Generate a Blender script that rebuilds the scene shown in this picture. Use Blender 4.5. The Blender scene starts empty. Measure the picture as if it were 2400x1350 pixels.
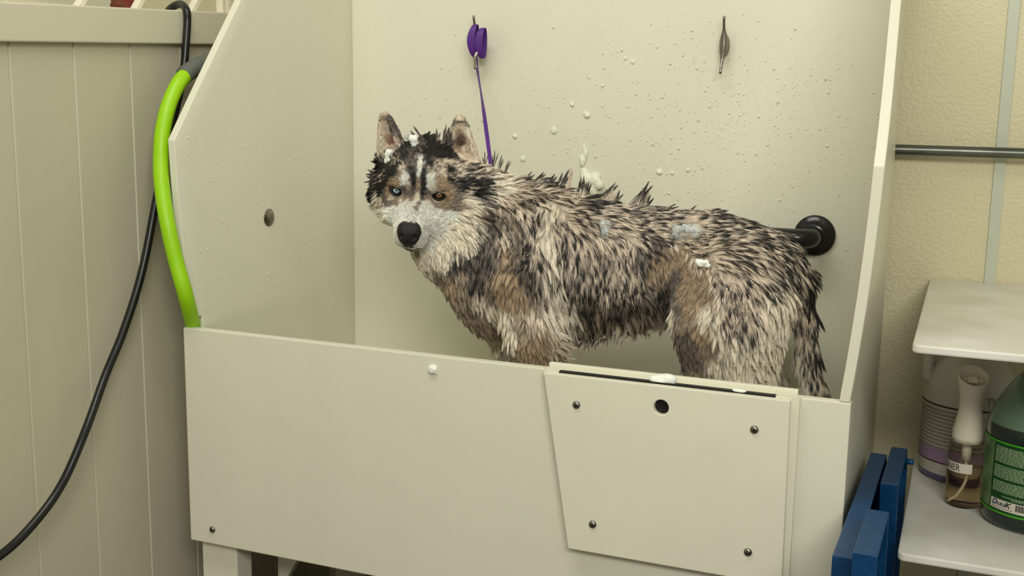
import bpy, bmesh, math, random
import numpy as np
from mathutils import Vector, Matrix, noise, kdtree
random.seed(7)
rng = np.random.default_rng(11)
sc = bpy.context.scene
COL = sc.collection

# ------------------------------------------------------------------ camera
FP = 2614.0
ZO = 0.90                                   # height of the tub's front rim above the room floor
CAM = np.array([1.38370021, -1.71719152, 0.45639 + ZO])
RW = np.array([[0.92450637, 0.07930045, -0.37282624],
               [0.38086275, -0.15314077, 0.91186154],
               [0.01521614, -0.98501743, -0.1717822]])   # rows: world X, Y, Z in the lens frame
U_, S_, V_ = np.linalg.svd(RW); RW = U_ @ V_
cam_d = bpy.data.cameras.new('camera'); cam = bpy.data.objects.new('camera', cam_d); COL.objects.link(cam)
cam_d.sensor_width = 36.0; cam_d.lens = FP / 2400 * 36.0; cam_d.clip_start = 0.05
m = Matrix.Identity(4)
right, up, back = RW @ [1, 0, 0], RW @ [0, -1, 0], RW @ [0, 0, -1]
for i in range(3):
    m[i][0], m[i][1], m[i][2], m[i][3] = right[i], up[i], back[i], CAM[i]
cam.matrix_world = m
sc.camera = cam

def on(px, py, axis, val):
    """the point where the sight line of a photograph pixel meets the plane axis = val (z counted from the tub rim)"""
    r = RW @ np.array([px - 1200.0, py - 675.0, FP])
    v = val + (ZO if axis == 2 else 0)
    t = (v - CAM[axis]) / r[axis]
    return CAM + t * r
def proj(P):
    c = (np.asarray(P) - CAM) @ RW
    return 1200 + FP * c[..., 0] / c[..., 2], 675 + FP * c[..., 1] / c[..., 2]
def V(x, y, z): return (x, y, z + ZO)

# ------------------------------------------------------------------ light and exposure
sc.view_settings.view_transform = 'Standard'; sc.view_settings.look = 'None'
sc.view_settings.gamma = 1.0; sc.view_settings.use_curve_mapping = False
sc.view_settings.exposure = 0.0
world = bpy.data.worlds.new('world'); sc.world = world; world.use_nodes = True
world.node_tree.nodes['Background'].inputs[0].default_value = (1.0, 0.98, 0.86, 1)
world.node_tree.nodes['Background'].inputs[1].default_value = 0.35
def area(name, loc, target, sx, sy, power, color):
    d = bpy.data.lights.new(name, 'AREA'); d.shape = 'RECTANGLE'; d.size = sx; d.size_y = sy; d.energy = power; d.color = color
    o = bpy.data.objects.new(name, d); COL.objects.link(o); o.location = loc
    o.rotation_euler = (Vector(target) - Vector(loc)).to_track_quat('-Z', 'Y').to_euler()
    return o
area('area_lamp', (0.55, -0.75, 2.75), (0.60, 0.25, 0.9), 1.3, 0.35, 17.5, (1.0, 0.985, 0.91))  # ceiling lamp above the tub
area('area_lamp', (2.1, -2.7, 2.55), (1.1, 0.3, 0.6), 1.6, 0.6, 60, (1.0, 0.985, 0.92))  # added fill light from front right, no lamp of the room

# ------------------------------------------------------------------ materials
def lin(c):
    return tuple((v / 255 / 12.92) if v / 255 <= 0.04045 else ((v / 255 + 0.055) / 1.055) ** 2.4 for v in c)
def mat(name, rgb, rough=0.5, metal=0.0, var=0.0, vscale=20.0, bump=0.0, bscale=200.0, spec=0.5, trans=0.0, ior=1.45, stretch=None, sss=0.0, rgb2=None, coat=0.0):
    m = bpy.data.materials.new(name); m.use_nodes = True
    nt = m.node_tree; b = nt.nodes['Principled BSDF']
    c = lin(rgb)
    b.inputs['Base Color'].default_value = (*c, 1); b.inputs['Roughness'].default_value = rough
    b.inputs['Metallic'].default_value = metal; b.inputs['Specular IOR Level'].default_value = spec
    b.inputs['IOR'].default_value = ior; b.inputs['Transmission Weight'].default_value = trans
    b.inputs['Coat Weight'].default_value = coat; b.inputs['Coat Roughness'].default_value = 0.12
    if sss: b.inputs['Subsurface Weight'].default_value = sss; b.inputs['Subsurface Radius'].default_value = (.01, .01, .008); b.inputs['Subsurface Scale'].default_value = 1.0
    tc = nt.nodes.new('ShaderNodeTexCoord'); mp = nt.nodes.new('ShaderNodeMapping')
    nt.links.new(tc.outputs['Object'], mp.inputs[0])
    if stretch: mp.inputs['Scale'].default_value = stretch
    if var > 0 or rgb2:
        n = nt.nodes.new('ShaderNodeTexNoise'); n.inputs['Scale'].default_value = vscale; n.inputs['Detail'].default_value = 6
        nt.links.new(mp.outputs[0], n.inputs['Vector'])
        r = nt.nodes.new('ShaderNodeValToRGB'); r.color_ramp.elements[0].position = 0.3; r.color_ramp.elements[1].position = 0.7
        c2 = lin(rgb2) if rgb2 else tuple(v * (1 - var) for v in c)
        r.color_ramp.elements[0].color = (*c2, 1); r.color_ramp.elements[1].color = (*c, 1)
        nt.links.new(n.outputs[0], r.inputs[0]); nt.links.new(r.outputs[0], b.inputs['Base Color'])
    if bump > 0:
        n = nt.nodes.new('ShaderNodeTexNoise'); n.inputs['Scale'].default_value = bscale; n.inputs['Detail'].default_value = 4
        nt.links.new(mp.outputs[0], n.inputs['Vector'])
        bp = nt.nodes.new('ShaderNodeBump'); bp.inputs['Strength'].default_value = bump; bp.inputs['Distance'].default_value = 0.004
        nt.links.new(n.outputs[0], bp.inputs['Height']); nt.links.new(bp.outputs[0], b.inputs['Normal'])
    return m
M = {}
M['hdpe'] = mat('tub_plastic', (220, 218, 196), 0.34, var=0.05, vscale=5, bump=0.05, bscale=60, stretch=(1, 1, .35))
M['hdpe_out'] = mat('door_plastic', (224, 221, 198), 0.36, var=0.05, vscale=6, bump=0.05, bscale=60)
M['plank'] = mat('vinyl_plank', (196, 190, 164), 0.5, var=0.06, vscale=4, stretch=(1, 3, .6))
M['rail'] = mat('vinyl_rail', (204, 200, 174), 0.45, var=0.04, vscale=4)
M['wall'] = mat('pebbled_wall_sheet', (208, 200, 164), 0.5, var=0.05, vscale=6, bump=0.6, bscale=140)
M['strip'] = mat('seam_strip', (188, 192, 172), 0.4, var=0.05, vscale=14)
M['floor'] = mat('dark_floor', (92, 80, 62), 0.6, var=0.4, vscale=9)
M['black'] = mat('black_rubber', (18, 18, 17), 0.35, var=0.3, vscale=80)
M['blackp'] = mat('black_pipe', (14, 14, 14), 0.22, rgb2=(22, 22, 20), vscale=60)
M['steel'] = mat('steel', (150, 146, 134), 0.28, metal=1.0, var=0.3, vscale=80)
M['chrome'] = mat('chrome', (205, 200, 185), 0.15, metal=1.0)
M['galv'] = mat('galvanised', (112, 114, 104), 0.34, metal=0.85, var=0.4, vscale=60, stretch=(.3, 1, 1))
M['dark'] = mat('dark_slot', (20, 19, 17), 0.6)
M['lime'] = mat('lime_hose', (150, 205, 8), 0.42, var=0.06, vscale=40)
M['grey'] = mat('grey_sleeve', (92, 96, 86), 0.55)
M['hose'] = mat('black_hose', (24, 25, 22), 0.32, var=0.3, vscale=60)
M['purple'] = mat('purple_webbing', (84, 34, 128), 0.5, var=0.25, vscale=300)
M['blue'] = mat('blue_plastic', (0, 56, 98), 0.42, rgb2=(8, 68, 112), vscale=60, bump=0.25, bscale=300)
M['shelf'] = mat('white_shelf', (226, 225, 213), 0.38, rgb2=(206, 203, 187), vscale=9)
M['white'] = mat('white_plastic', (222, 214, 192), 0.35)
M['foam'] = mat('suds', (236, 240, 228), 0.55, bump=0.35, bscale=420, sss=0.2)
M['crate'] = mat('brown_crate', (120, 86, 52), 0.6, var=0.3, vscale=30)
M['red'] = mat('red_cloth', (128, 40, 34), 0.8, rgb2=(96, 60, 40), vscale=60)
M['canister'] = mat('dark_canister', (70, 76, 66), 0.25, metal=0.6)

# ------------------------------------------------------------------ mesh helpers
def link(o, parent=None):
    COL.objects.link(o)
    if parent is not None: o.parent = parent
    return o
def wloc(o):
    p = np.zeros(3)
    while o is not None: p = p + np.array(o.location); o = o.parent
    return p
def mobj(name, vs, fs, material, parent=None, smooth=False, bevel=0.0, origin=None):
    """one mesh object; its origin is put at its own middle (or at `origin`), parents are never rotated"""
    vs = np.asarray(vs, float)
    o0 = np.array(origin if origin is not None else (vs.min(0) + vs.max(0)) / 2)
    me = bpy.data.meshes.new(name)
    me.from_pydata([tuple(v) for v in (vs - o0)], [], [tuple(int(i) for i in f) for f in fs])
    if bevel > 0:
        bm = bmesh.new(); bm.from_mesh(me)
        bmesh.ops.recalc_face_normals(bm, faces=bm.faces)
        ed = [e for e in bm.edges if len(e.link_faces) == 2 and e.calc_face_angle(0) > 0.5]
        bmesh.ops.bevel(bm, geom=ed, offset=bevel, segments=2, profile=0.6, affect='EDGES', clamp_overlap=True)
        bm.to_mesh(me); bm.free()
    else:
        bm = bmesh.new(); bm.from_mesh(me); bmesh.ops.recalc_face_normals(bm, faces=bm.faces); bm.to_mesh(me); bm.free()
    if smooth:
        for p in me.polygons: p.use_smooth = True
    mats = material if isinstance(material, (list, tuple)) else [material]
    for mm in mats: me.materials.append(mm)
    o = bpy.data.objects.new(name, me)
    po = wloc(parent)
    o.location = o0 - po
    return link(o, parent)
def empty(name, loc, label=None, cat=None, group=None):
    o = bpy.data.objects.new(name, None); o.location = loc; link(o); o.empty_display_size = .05
    return tag(o, label, cat, group)
def tag(o, label=None, cat=None, group=None, kind=None):
    if label: o['label'] = label
    if cat: o['category'] = cat
    if group: o['group'] = group
    if kind: o['kind'] = kind
    return o
def boxv(x0, x1, y0, y1, z0, z1):
    z0 += ZO; z1 += ZO
    v = [(x, y, z) for x in (x0, x1) for y in (y0, y1) for z in (z0, z1)]
    f = [(0, 1, 3, 2), (4, 6, 7, 5), (0, 4, 5, 1), (2, 3, 7, 6), (0, 2, 6, 4), (1, 5, 7, 3)]
    return v, f
def box(name, b, material, parent=None, bevel=0.0):
    v, f = boxv(*b); return mobj(name, v, f, material, parent, bevel=bevel)
def join(parts):
    V_, F_ = [], []
    for v, f in parts:
        n = len(V_); V_ += [tuple(p) for p in v]; F_ += [tuple(i + n for i in ff) for ff in f]
    return V_, F_
def prism(poly, axis, a, b):
    """poly: 2-D outline in the two other axes (in order), extruded along axis from a to b; z counted from the rim"""
    v = []
    for w in (a, b):
        for p in poly:
            q = list(p); q.insert(axis, w); v.append((q[0], q[1], q[2] + ZO))
    n = len(poly)
    f = [tuple(range(n)), tuple(range(2 * n - 1, n - 1, -1))] + [(i, (i + 1) % n, n + (i + 1) % n, n + i) for i in range(n)]
    return v, f
def smooth_path(pts, k=8):
    P = [np.array(p, float) for p in pts]; P = [2 * P[0] - P[1]] + P + [2 * P[-1] - P[-2]]
    out = []
    for i in range(1, len(P) - 2):
        for j in range(k):
            t = j / k
            out.append(0.5 * ((2 * P[i]) + (-P[i - 1] + P[i + 1]) * t + (2 * P[i - 1] - 5 * P[i] + 4 * P[i + 1] - P[i + 2]) * t * t + (-P[i - 1] + 3 * P[i] - 3 * P[i + 1] + P[i + 2]) * t ** 3))
    out.append(P[-2]); return out
def tubev(path, r, n=16, caps=True):
    P = [np.array(p, float) for p in path]; vs = []; fs = []
    up_ = np.array([0.123, 0.231, 0.9]); prev = None
    for i, p in enumerate(P):
        d = P[min(i + 1, len(P) - 1)] - P[max(i - 1, 0)]; d /= np.linalg.norm(d)
        a = np.cross(d, up_) if prev is None else prev - d * prev.dot(d)
        a /= np.linalg.norm(a); prev = a; b = np.cross(d, a)
        rr = r[i] if hasattr(r, '__len__') else r
        for k in range(n):
            t = 2 * math.pi * k / n; vs.append(p + rr * (a * math.cos(t) + b * math.sin(t)))
    for i in range(len(P) - 1):
        for k in range(n):
            fs.append((i * n + k, i * n + (k + 1) % n, (i + 1) * n + (k + 1) % n, (i + 1) * n + k))
    if caps: fs += [tuple(range(n - 1, -1, -1)), tuple((len(P) - 1) * n + k for k in range(n))]
    return vs, fs
def tube(name, path, r, material, parent=None, n=16, caps=True):
    v, f = tubev(path, r, n, caps); return mobj(name, v, f, material, parent, smooth=True)
def lathev(profile, n=40, center=(0, 0, 0), axis=2, sx=1.0, sy=1.0):
    vs, fs = [], []
    c = np.array(center, float)
    for (r, h) in profile:
        for k in range(n):
            t = 2 * math.pi * k / n; q = [r * math.cos(t) * sx, r * math.sin(t) * sy]; q.insert(axis, h); vs.append(c + q)
    for i in range(len(profile) - 1):
        for k in range(n): fs.append((i * n + k, i * n + (k + 1) % n, (i + 1) * n + (k + 1) % n, (i + 1) * n + k))
    fs += [tuple(range(n)), tuple((len(profile) - 1) * n + k for k in range(n))]
    return vs, fs
def lathe(name, profile, material, parent=None, center=(0, 0, 0), axis=2, n=40, sx=1.0, sy=1.0):
    v, f = lathev(profile, n, center, axis, sx, sy); return mobj(name, v, f, material, parent, smooth=True)

# ------------------------------------------------------------------ the room
YW = 0.70
XL = -0.12
def struct(o): o['kind'] = 'structure'; return o
struct(box('floor', (-1.2, 3.2, -3.2, YW, -ZO - .05, -ZO), M['floor']))
struct(box('wall_back', (-1.2, 3.2, YW, YW + .1, -ZO, 1.9), M['wall']))
# left wall: tongue-and-groove vinyl planks under a cap rail
pv = []
k0 = -16
for k in range(k0, 6):
    y0 = -0.131 + 0.146 * k; y1 = y0 + 0.146; g = 0.003
    if y0 > YW - 0.02: break
    y1 = min(y1, YW - .001)
    pv.append(prism([(XL - .03, y0), (XL - g * 1.4, y0), (XL, y0 + g), (XL, y1 - g), (XL - g * 1.4, y1), (XL - .03, y1)], 2, -ZO + .001, 0.60))
v, f = join(pv); struct(mobj('wall_left', v, f, M['plank']))
def railz(y, top):   # the rail falls slightly towards the viewer
    return (0.528 + (y + 0.294) * 0.037) if not top else (0.592 + (y + 0.289) * 0.042)
rv = []
for xx in (XL - .045, XL + .016):
    for (y, top) in ((-2.4, False), (-2.4, True), (YW - .003, True), (YW - .003, False)): rv.append((xx, y, railz(y, top) + ZO))
struct(mobj('trim_1', rv, [(0, 1, 2, 3), (7, 6, 5, 4), (0, 4, 5, 1), (1, 5, 6, 2), (2, 6, 7, 3), (3, 7, 4, 0)], M['rail'], bevel=.003))
struct(box('trim_2', (1.424, 1.4445, YW - .004, YW - .0005, -ZO + .01, 1.9), M['strip'], bevel=.0008))
# open slanted slats above the rail, and the pale room side behind them
struct(box('wall_beyond', (-0.75, -0.70, -2.4, YW - .002, -ZO, 1.9), M['hdpe']))
for i, (px, py, dx) in enumerate([(33, 6, 22), (181, 12, 27), (315, 19, 24), (445, 26, 22)]):
    a = on(px, py, 0, XL - .02); 
    q = [(a[1] - .006, a[2] - ZO - .004), (a[1] + .006, a[2] - ZO - .004), (a[1] + .006 + .22, a[2] - ZO + .26), (a[1] - .006 + .22, a[2] - ZO + .26)]
    v, f = prism(q, 0, XL - .028, XL - .012)
    struct(mobj('trim_%d' % (3 + i), v, f, M['white']))
for i, px in enumerate((517, 530)):
    a = on(px, 28, 0, XL - .02)
    struct(box('trim_%d' % (7 + i), (XL - .028, XL - .012, a[1] - .004, a[1] + .004, a[2] - ZO - .006, a[2] - ZO + .3), M['white']))

# ------------------------------------------------------------------ the tub
tub = empty('dog_tub', V(0.61, 0.3, -ZO), 'large cream plastic dog bathing tub with screwed door on its front', 'tub')
W, D, T = 1.242, 0.615, 0.018
box('front_panel', (-0.006, W, 0.0, T, -0.435, 0.0), M['hdpe'], tub, bevel=.0025)
def flare(y, z): return 0.0283 * (1 - (1 - min(max(z, 0) / .5, 1)) ** 2) * (1 - y / .615)
def side(xo, xi, sgn):
    """side panel: upright in front up to the kink, then slanting back; its front bows outward"""
    vs, fs = [], []
    zs = [-0.40, -0.2, -0.022, -0.018, -0.001, 0.0, 0.018, 0.021] + [0.03 * i for i in range(1, 13)] + [.39, .42, .45, .48, .51, .55, .60, .65, .70, .76]
    nk = 13
    for x in (xo, xi):
        for z in zs:
            yf = (T + .0005 if sgn > 0 else .068 if z < -.02 else .034) if z < 0 else (.034 if sgn < 0 and z < .02 else 0.0 if z <= .36 else 0.765 * (z - .36))
            for k in range(nk):
                y = yf + (D - yf) * k / (nk - 1)
                fl = flare(y, z)
                vs.append((x + sgn * fl, y, z + ZO))
    n = len(zs) * nk
    for i in range(len(zs) - 1):
        for k in range(nk - 1):
            a = i * nk + k; fs.append((a, a + 1, a + nk + 1, a + nk)); fs.append((n + a, n + a + nk, n + a + nk + 1, n + a + 1))
    for i in range(len(zs) - 1):
        for k in (0, nk - 1):
            a = i * nk + k; fs.append((a, a + nk, n + a + nk, n + a))
    for k in range(nk - 1):
        for i in (0, len(zs) - 1):
            a = i * nk + k; fs.append((a, a + 1, n + a + 1, n + a))
    o = mobj('side_panel', vs, fs, M['hdpe'], tub, bevel=.002)
    for q in o.data.polygons: q.use_smooth = abs(q.normal.x) > .97
    return o
side(0.0, 0.016, -1); side(W - .002, W - .018, 1)
box('back_panel', (0.0, W - .002, D + .0005, D + T, -0.42, 0.76), M['hdpe'], tub, bevel=.002)
box('tub_floor', (0.0165, W - .0185, T + .0005, D, -0.315, -0.30), M['hdpe'], tub)
# legs and the cross brace below
for (x, y) in ((0.004, .022), (1.16, .022), (0.004, .53), (1.16, .53)):
    box('leg', (x, x + .084, y, y + .05, -ZO, -0.436 if y < .1 else -.421), M['hdpe'], tub, bevel=.003)
v, f = prism([(0.09, -0.316), (0.25, -0.316), (0.09, -0.60)], 1, .16, .18)
mobj('corner_brace', v, f, M['hdpe'], tub)

# the door in the front: outer plate with a finger hole, black core, inner plate
door = bpy.data.objects.new('door', None); link(door, tub); door.location = Vector((0.952, -0.012, ZO - .15)) - tub.location
def dobj(name, vs, fs, material, smooth=False, bevel=0.0): return mobj(name, vs, fs, material, door, smooth, bevel)
YD0, YD1 = -0.0225, -0.0105
outl = [(0.750, -.0015), (1.154, -.0015), (1.158, -.303), (0.801, -.303)]
hc, hr = np.array([0.9525, -0.0365]), 0.0125
ring = [hc + hr * np.array([math.cos(t), math.sin(t)]) for t in np.linspace(0, 2 * math.pi, 32, endpoint=False)]
def edge_hit(c, d, poly):
    best = None
    for i in range(len(poly)):
        a = np.array(poly[i]); b = np.array(poly[(i + 1) % len(poly)]); e = b - a
        den = d[0] * e[1] - d[1] * e[0]
        if abs(den) < 1e-9: continue
        w = a - c; t = (w[0] * e[1] - w[1] * e[0]) / den; s = (w[0] * d[1] - w[1] * d[0]) / den
        if t > 0 and -1e-6 <= s <= 1 + 1e-6 and (best is None or t < best): best = t
    return c + best * d
ts = sorted(list(np.linspace(0, 2 * math.pi, 32, endpoint=False)) + [math.atan2(*(np.array(p) - hc)[::-1]) % (2 * math.pi) for p in outl])
inner = [hc + hr * np.array([math.cos(t), math.sin(t)]) for t in ts]
outer = [edge_hit(hc, np.array([math.cos(t), math.sin(t)]), outl) for t in ts]
n = len(ts); vs = []; fs = []
for yy in (YD0, YD1):
    vs += [(p[0], yy, p[1] + ZO) for p in inner] + [(p[0], yy, p[1] + ZO) for p in outer]
for k in range(n):
    k2 = (k + 1) % n
    fs += [(k, k2, n + k2, n + k), (2 * n + k, 3 * n + k, 3 * n + k2, 2 * n + k2), (k, 2 * n + k, 2 * n + k2, k2), (n + k, n + k2, 3 * n + k2, 3 * n + k)]
dobj('door_plate', vs, fs, M['hdpe_out'], bevel=.0016)
dobj('rubber_core', *boxv(.773, 1.130, YD1 + .0003, -.0006, -.06, .0012), M['black'])['label'] = 'black rubber strip showing in the slot on top'
dobj('guide_strip', *boxv(.7445, .7727, YD1 + .0003, -.0004, -.012, .0008), M['hdpe_out'])
dobj('guide_strip', *boxv(1.1303, 1.167, YD1 + .0003, -.0004, -.305, .0008), M['hdpe_out'])
dobj('inner_plate', *boxv(.744, 1.160, T + .0005, T + .011, -.27, .0065), M['hdpe_out'], bevel=.002)
def screw(x, z, y, parent):
    pr = [(1e-4, -.0042), (.0025, -.0041), (.0048, -.0034), (.0064, -.0018), (.0068, 0)]
    v1, f1 = lathev(pr, 20, (x, y, z + ZO), 1)
    v2, f2 = join([boxv(x - .0035, x + .0035, y - .0046, y - .0030, z - .0006, z + .0006), boxv(x - .0006, x + .0006, y - .0046, y - .0030, z - .0035, z + .0035)])
    v, f = join([(v1, f1), (v2, f2)])
    o = mobj('screw', v, f, [M['steel'], M['dark']], parent)
    for q in o.data.polygons[len(f1):]: q.material_index = 1
    for q in o.data.polygons[:len(f1)]: q.use_smooth = True
for (px, py) in ((1351, 949), (1768, 1007), (1389, 1229), (1753, 1294)):
    p = on(px, py, 1, YD0); screw(p[0], p[2] - ZO, YD0, door)
p = on(498, 1241, 1, 0); screw(p[0], p[2] - ZO, 0.0, tub)

# bright metal stud in the left side, black pipe elbow with its flange in the back panel
p = on(636, 511, 0, 0.012)
v, f = lathev([(1e-4, .0052), (.008, .0048), (.014, .003), (.0185, .0004), (.0195, 0)], 36, (0.0163 - flare(p[1], p[2] - ZO), p[1], p[2]), 0)
mobj('stud', [(a[0], a[1], a[2]) for a in v], f, M['steel'], tub, True)
e = on(1909, 552, 1, D - .005)
path = [(e[0], D, e[2]), (e[0], D - .045, e[2])]
for t in np.linspace(0, math.pi / 2, 8)[1:]: path.append((e[0] - .03 * (1 - math.cos(t)), D - .045 - .03 * math.sin(t), e[2]))
path.append((e[0] - .20, D - .075, e[2])); 
elbow = tube('pipe_elbow', path, .0195, M['blackp'], tub, n=28)
mobj('flange', *lathev([(.0415, 0), (.0415, -.006), (.038, -.009), (.026, -.010), (.024, -.020), (.0225, -.021)], 44, (e[0], D, e[2]), 1), M['blackp'], elbow, True)

# two tie-off cleats on the back panel
def cleat(px_top, py_top, px_bot, py_bot):
    a = on(px_top, py_top, 1, D - .025); b = on(px_bot, py_bot, 1, D - .025)
    L = b - a
    pts, rs = [], []
    for s in np.linspace(0, 1, 25):
        bow = math.sin(math.pi * s)
        q = a + L * s; q[1] = D - .032 + .014 * bow ** 1.5
        pts.append(q); rs.append(.0028 + .0062 * max(0, math.sin(math.pi * min(max((s - .22) / .56, 0), 1))))
    v1, f1 = tubev(pts, rs, 14)
    c = a + L * .5
    v2, f2 = lathev([(.011, 0), (.011, -.003), (.007, -.006), (.006, -.022)], 20, (c[0], D, c[2]), 1, sx=.8, sy=2.0)
    v, f = join([(v1, f1), (v2, f2)])
    return mobj('cleat', v, f, M['steel'], tub, True)
cleat(1113, 37, 1116, 162); cleat(1699, 38, 1690, 173)

# ------------------------------------------------------------------ leash
leash = empty('leash', tuple(on(1117, 80, 1, D - .05)), 'purple webbing leash looped on the left cleat and running down to the dog', 'leash')
def ribbon(name, path, width, wdir, thick, material, parent, closed=False):
    P = [np.array(p, float) for p in path]; vs, fs = [], []; n = len(P)
    for i, p in enumerate(P):
        d = P[(i + 1) % n if closed else min(i + 1, n - 1)] - P[(i - 1) % n if closed else max(i - 1, 0)]; d /= np.linalg.norm(d)
        w = np.array(wdir[i] if hasattr(wdir[0], '__len__') else wdir, float); w -= d * w.dot(d); w /= np.linalg.norm(w)
        nn = np.cross(d, w); ww = width[i] if hasattr(width, '__len__') else width
        for sx, sy in ((-1, -1), (1, -1), (1, 1), (-1, 1)): vs.append(p + w * ww / 2 * sx + nn * thick / 2 * sy)
    m_ = n if closed else n - 1
    for i in range(m_):
        j = (i + 1) % n
        for k in range(4): fs.append((i * 4 + k, i * 4 + (k + 1) % 4, j * 4 + (k + 1) % 4, j * 4 + k))
    if not closed: fs += [(0, 1, 2, 3), tuple((n - 1) * 4 + k for k in range(4))]
    return mobj(name, vs, fs, material, parent, smooth=False)
for (cx_, top_, bot_, wd, dy) in ((1109, 58, 132, .017, .0), (1127, 66, 136, .017, .006)):
    a = on(cx_ + 6, top_, 1, D - .05 + dy); b = on(cx_ + 4, bot_, 1, D - .05 + dy); mid = on(cx_, (top_ + bot_) / 2, 1, D - .05 + dy)
    pts = []
    for t in np.linspace(0, 2 * math.pi, 36, endpoint=False):
        s = (1 - math.cos(t)) / 2
        q = (a * (1 - s) + b * s) + (mid - (a + b) / 2) * math.sin(math.pi * s)
        q = q + np.array([0, -.013 * math.sin(t), 0]); pts.append(q)
    wdt = [wd * (.55 + .45 * math.sin(math.pi * (1 - math.cos(t)) / 2)) for t in np.linspace(0, 2 * math.pi, 36, endpoint=False)]
    ribbon('loop', pts, wdt, (right + .25 * back).tolist(), .0016, M['purple'], leash, closed=True)
LE = on(1150, 384, 1, 0.30)
p0 = on(1113, 130, 1, D - .045); p1 = on(1119, 165, 1, D - .05)
pts = smooth_path([p0, p1, on(1129, 230, 1, .47), on(1139, 300, 1, .385), LE], 10)
wd = []; wv = []
for i, p in enumerate(pts):
    s = i / (len(pts) - 1); ang = math.radians(15 + 65 * math.sin(math.pi * min(s * 1.25, 1)))
    wd.append(.0105 - .003 * s); wv.append((right * math.cos(ang) + back * math.sin(ang)).tolist())
ribbon('strap', pts, wd, wv, .0014, M['purple'], leash)
sn = [on(1118, 122, 1, D - .075), on(1113, 135, 1, D - .078), on(1114, 150, 1, D - .073), on(1116, 158, 1, D - .066)]
tube('snap_hook', smooth_path(sn, 5), .0028, M['chrome'], leash, 10)['label'] = 'bright metal snap hook'

# ------------------------------------------------------------------ hoses
gp = [np.array(V(.23, .13, -.27)), np.array(V(.12, .10, -.22)), np.array(V(.05, .062, -.13)), on(457, 800, 1, .042), on(455, 775, 1, .036), on(437, 700, 1, -.018), on(412, 610, 1, -.026), on(392, 520, 1, -.026), on(380, 440, 1, -.012), on(377, 380, 0, -.046), on(381, 310, 0, -.052), on(396, 245, 0, -.055), on(419, 195, 0, -.055), on(440, 172, 0, -.055)]
gh = empty('spray_hose', tuple(gp[8]), 'bright lime green hose hanging around the front edge of the left side of the tub', 'hose')
tube('hose_body', smooth_path(gp, 8), .0148, M['lime'], gh, 20)
gs = [on(431, 177, 0, -.055), on(450, 163, 0, -.055), on(475, 150, 0, -.055), on(500, 143, 0, -.057), on(540, 140, 0, -.06)]
tube('grey_sleeve', smooth_path(gs, 6), .0172, M['grey'], gh, 20)['label'] = 'grey rubber sleeve'
bp_ = [on(396, 24, 0, -.17), on(408, 14, 0, -.15), on(425, 10, 0, -.125), on(437, 24, 0, -.098)]
for (px, py) in ((439, 50), (436, 100), (430, 165), (416, 240), (398, 310), (378, 410), (362, 490), (341, 600), (318, 690), (284, 790), (247, 880), (200, 1010), (145, 1135), (78, 1228), (0, 1302), (-120, 1370), (-300, 1440)):
    bp_.append(on(px, py, 0, -.095 + (.02 if py > 1000 else 0)))
tag(tube('air_hose', smooth_path(bp_, 8), .0078, M['hose'], None, 14), 'thin black rubber hose hung over the vinyl rail and sagging along the planks', 'hose')

# ------------------------------------------------------------------ galvanised pipe, shelves
z = 0.357
tag(tube('wall_pipe', [(0.6, .668, z + ZO), (1.2, .668, z + ZO), (2.4, .668, z + ZO)], .0105, M['galv'], None, 20), 'galvanised steel pipe running level along the pebbled wall', 'pipe')
def shelf(name, y0, ztop, label):
    r = .012; poly = []
    for (cx2, cy2, a0) in ((1.322 + r, y0 + r, math.pi), (2.05, y0, None), (2.05, YW - .005, None), (1.322, YW - .005, None)):
        if a0 is None: poly.append((cx2, cy2))
        else:
            for t in np.linspace(0, math.pi / 2, 7): poly.append((cx2 + r * math.cos(a0 + t), cy2 + r * math.sin(a0 + t)))
    v, f = prism(poly, 2, ztop - .013, ztop)
    return tag(mobj(name, v, f, M['shelf'], bevel=.003), label, 'shelf')
shelf('wall_shelf', .018, .096, 'upper white plastic shelf, empty, with hairs stuck to it')
shelf('wall_shelf', .082, -.259, 'lower white plastic shelf carrying the bottles')

# ------------------------------------------------------------------ soft shapes as distance fields
prims = []     # (kind, data, smoothness, bounding box)
def cone(a, b, ra, rb, k=.03, lat=1.0, latdir=(0, 1, 0)):
    a, b = np.array(a, float), np.array(b, float); ld = np.array(latdir, float); ld /= np.linalg.norm(ld)
    R_ = max(ra, rb)
    prims.append(('c', (a, b, ra, rb, lat, ld), k, np.minimum(a, b) - R_, np.maximum(a, b) + R_))
def ell(c, rad, axes=None, k=.03, sub=False):
    c = np.array(c, float); ax_ = np.eye(3) if axes is None else np.array(axes); R_ = max(rad)
    prims.append(('s' if sub else 'e', (c, np.array(rad, float), ax_), k, c - R_, c + R_))
def ear(base, tip, w0, th, face, k=.012):
    base, tip = np.array(base, float), np.array(tip, float)
    a = tip - base; L = np.linalg.norm(a); a /= L; c = np.array(face, float); c -= a * c.dot(a); c /= np.linalg.norm(c); b = np.cross(a, c)
    prims.append(('ear', (base, L, a, b, c, w0, th), k, np.minimum(base, tip) - w0 * 1.2, np.maximum(base, tip) + w0 * 1.2))
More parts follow.
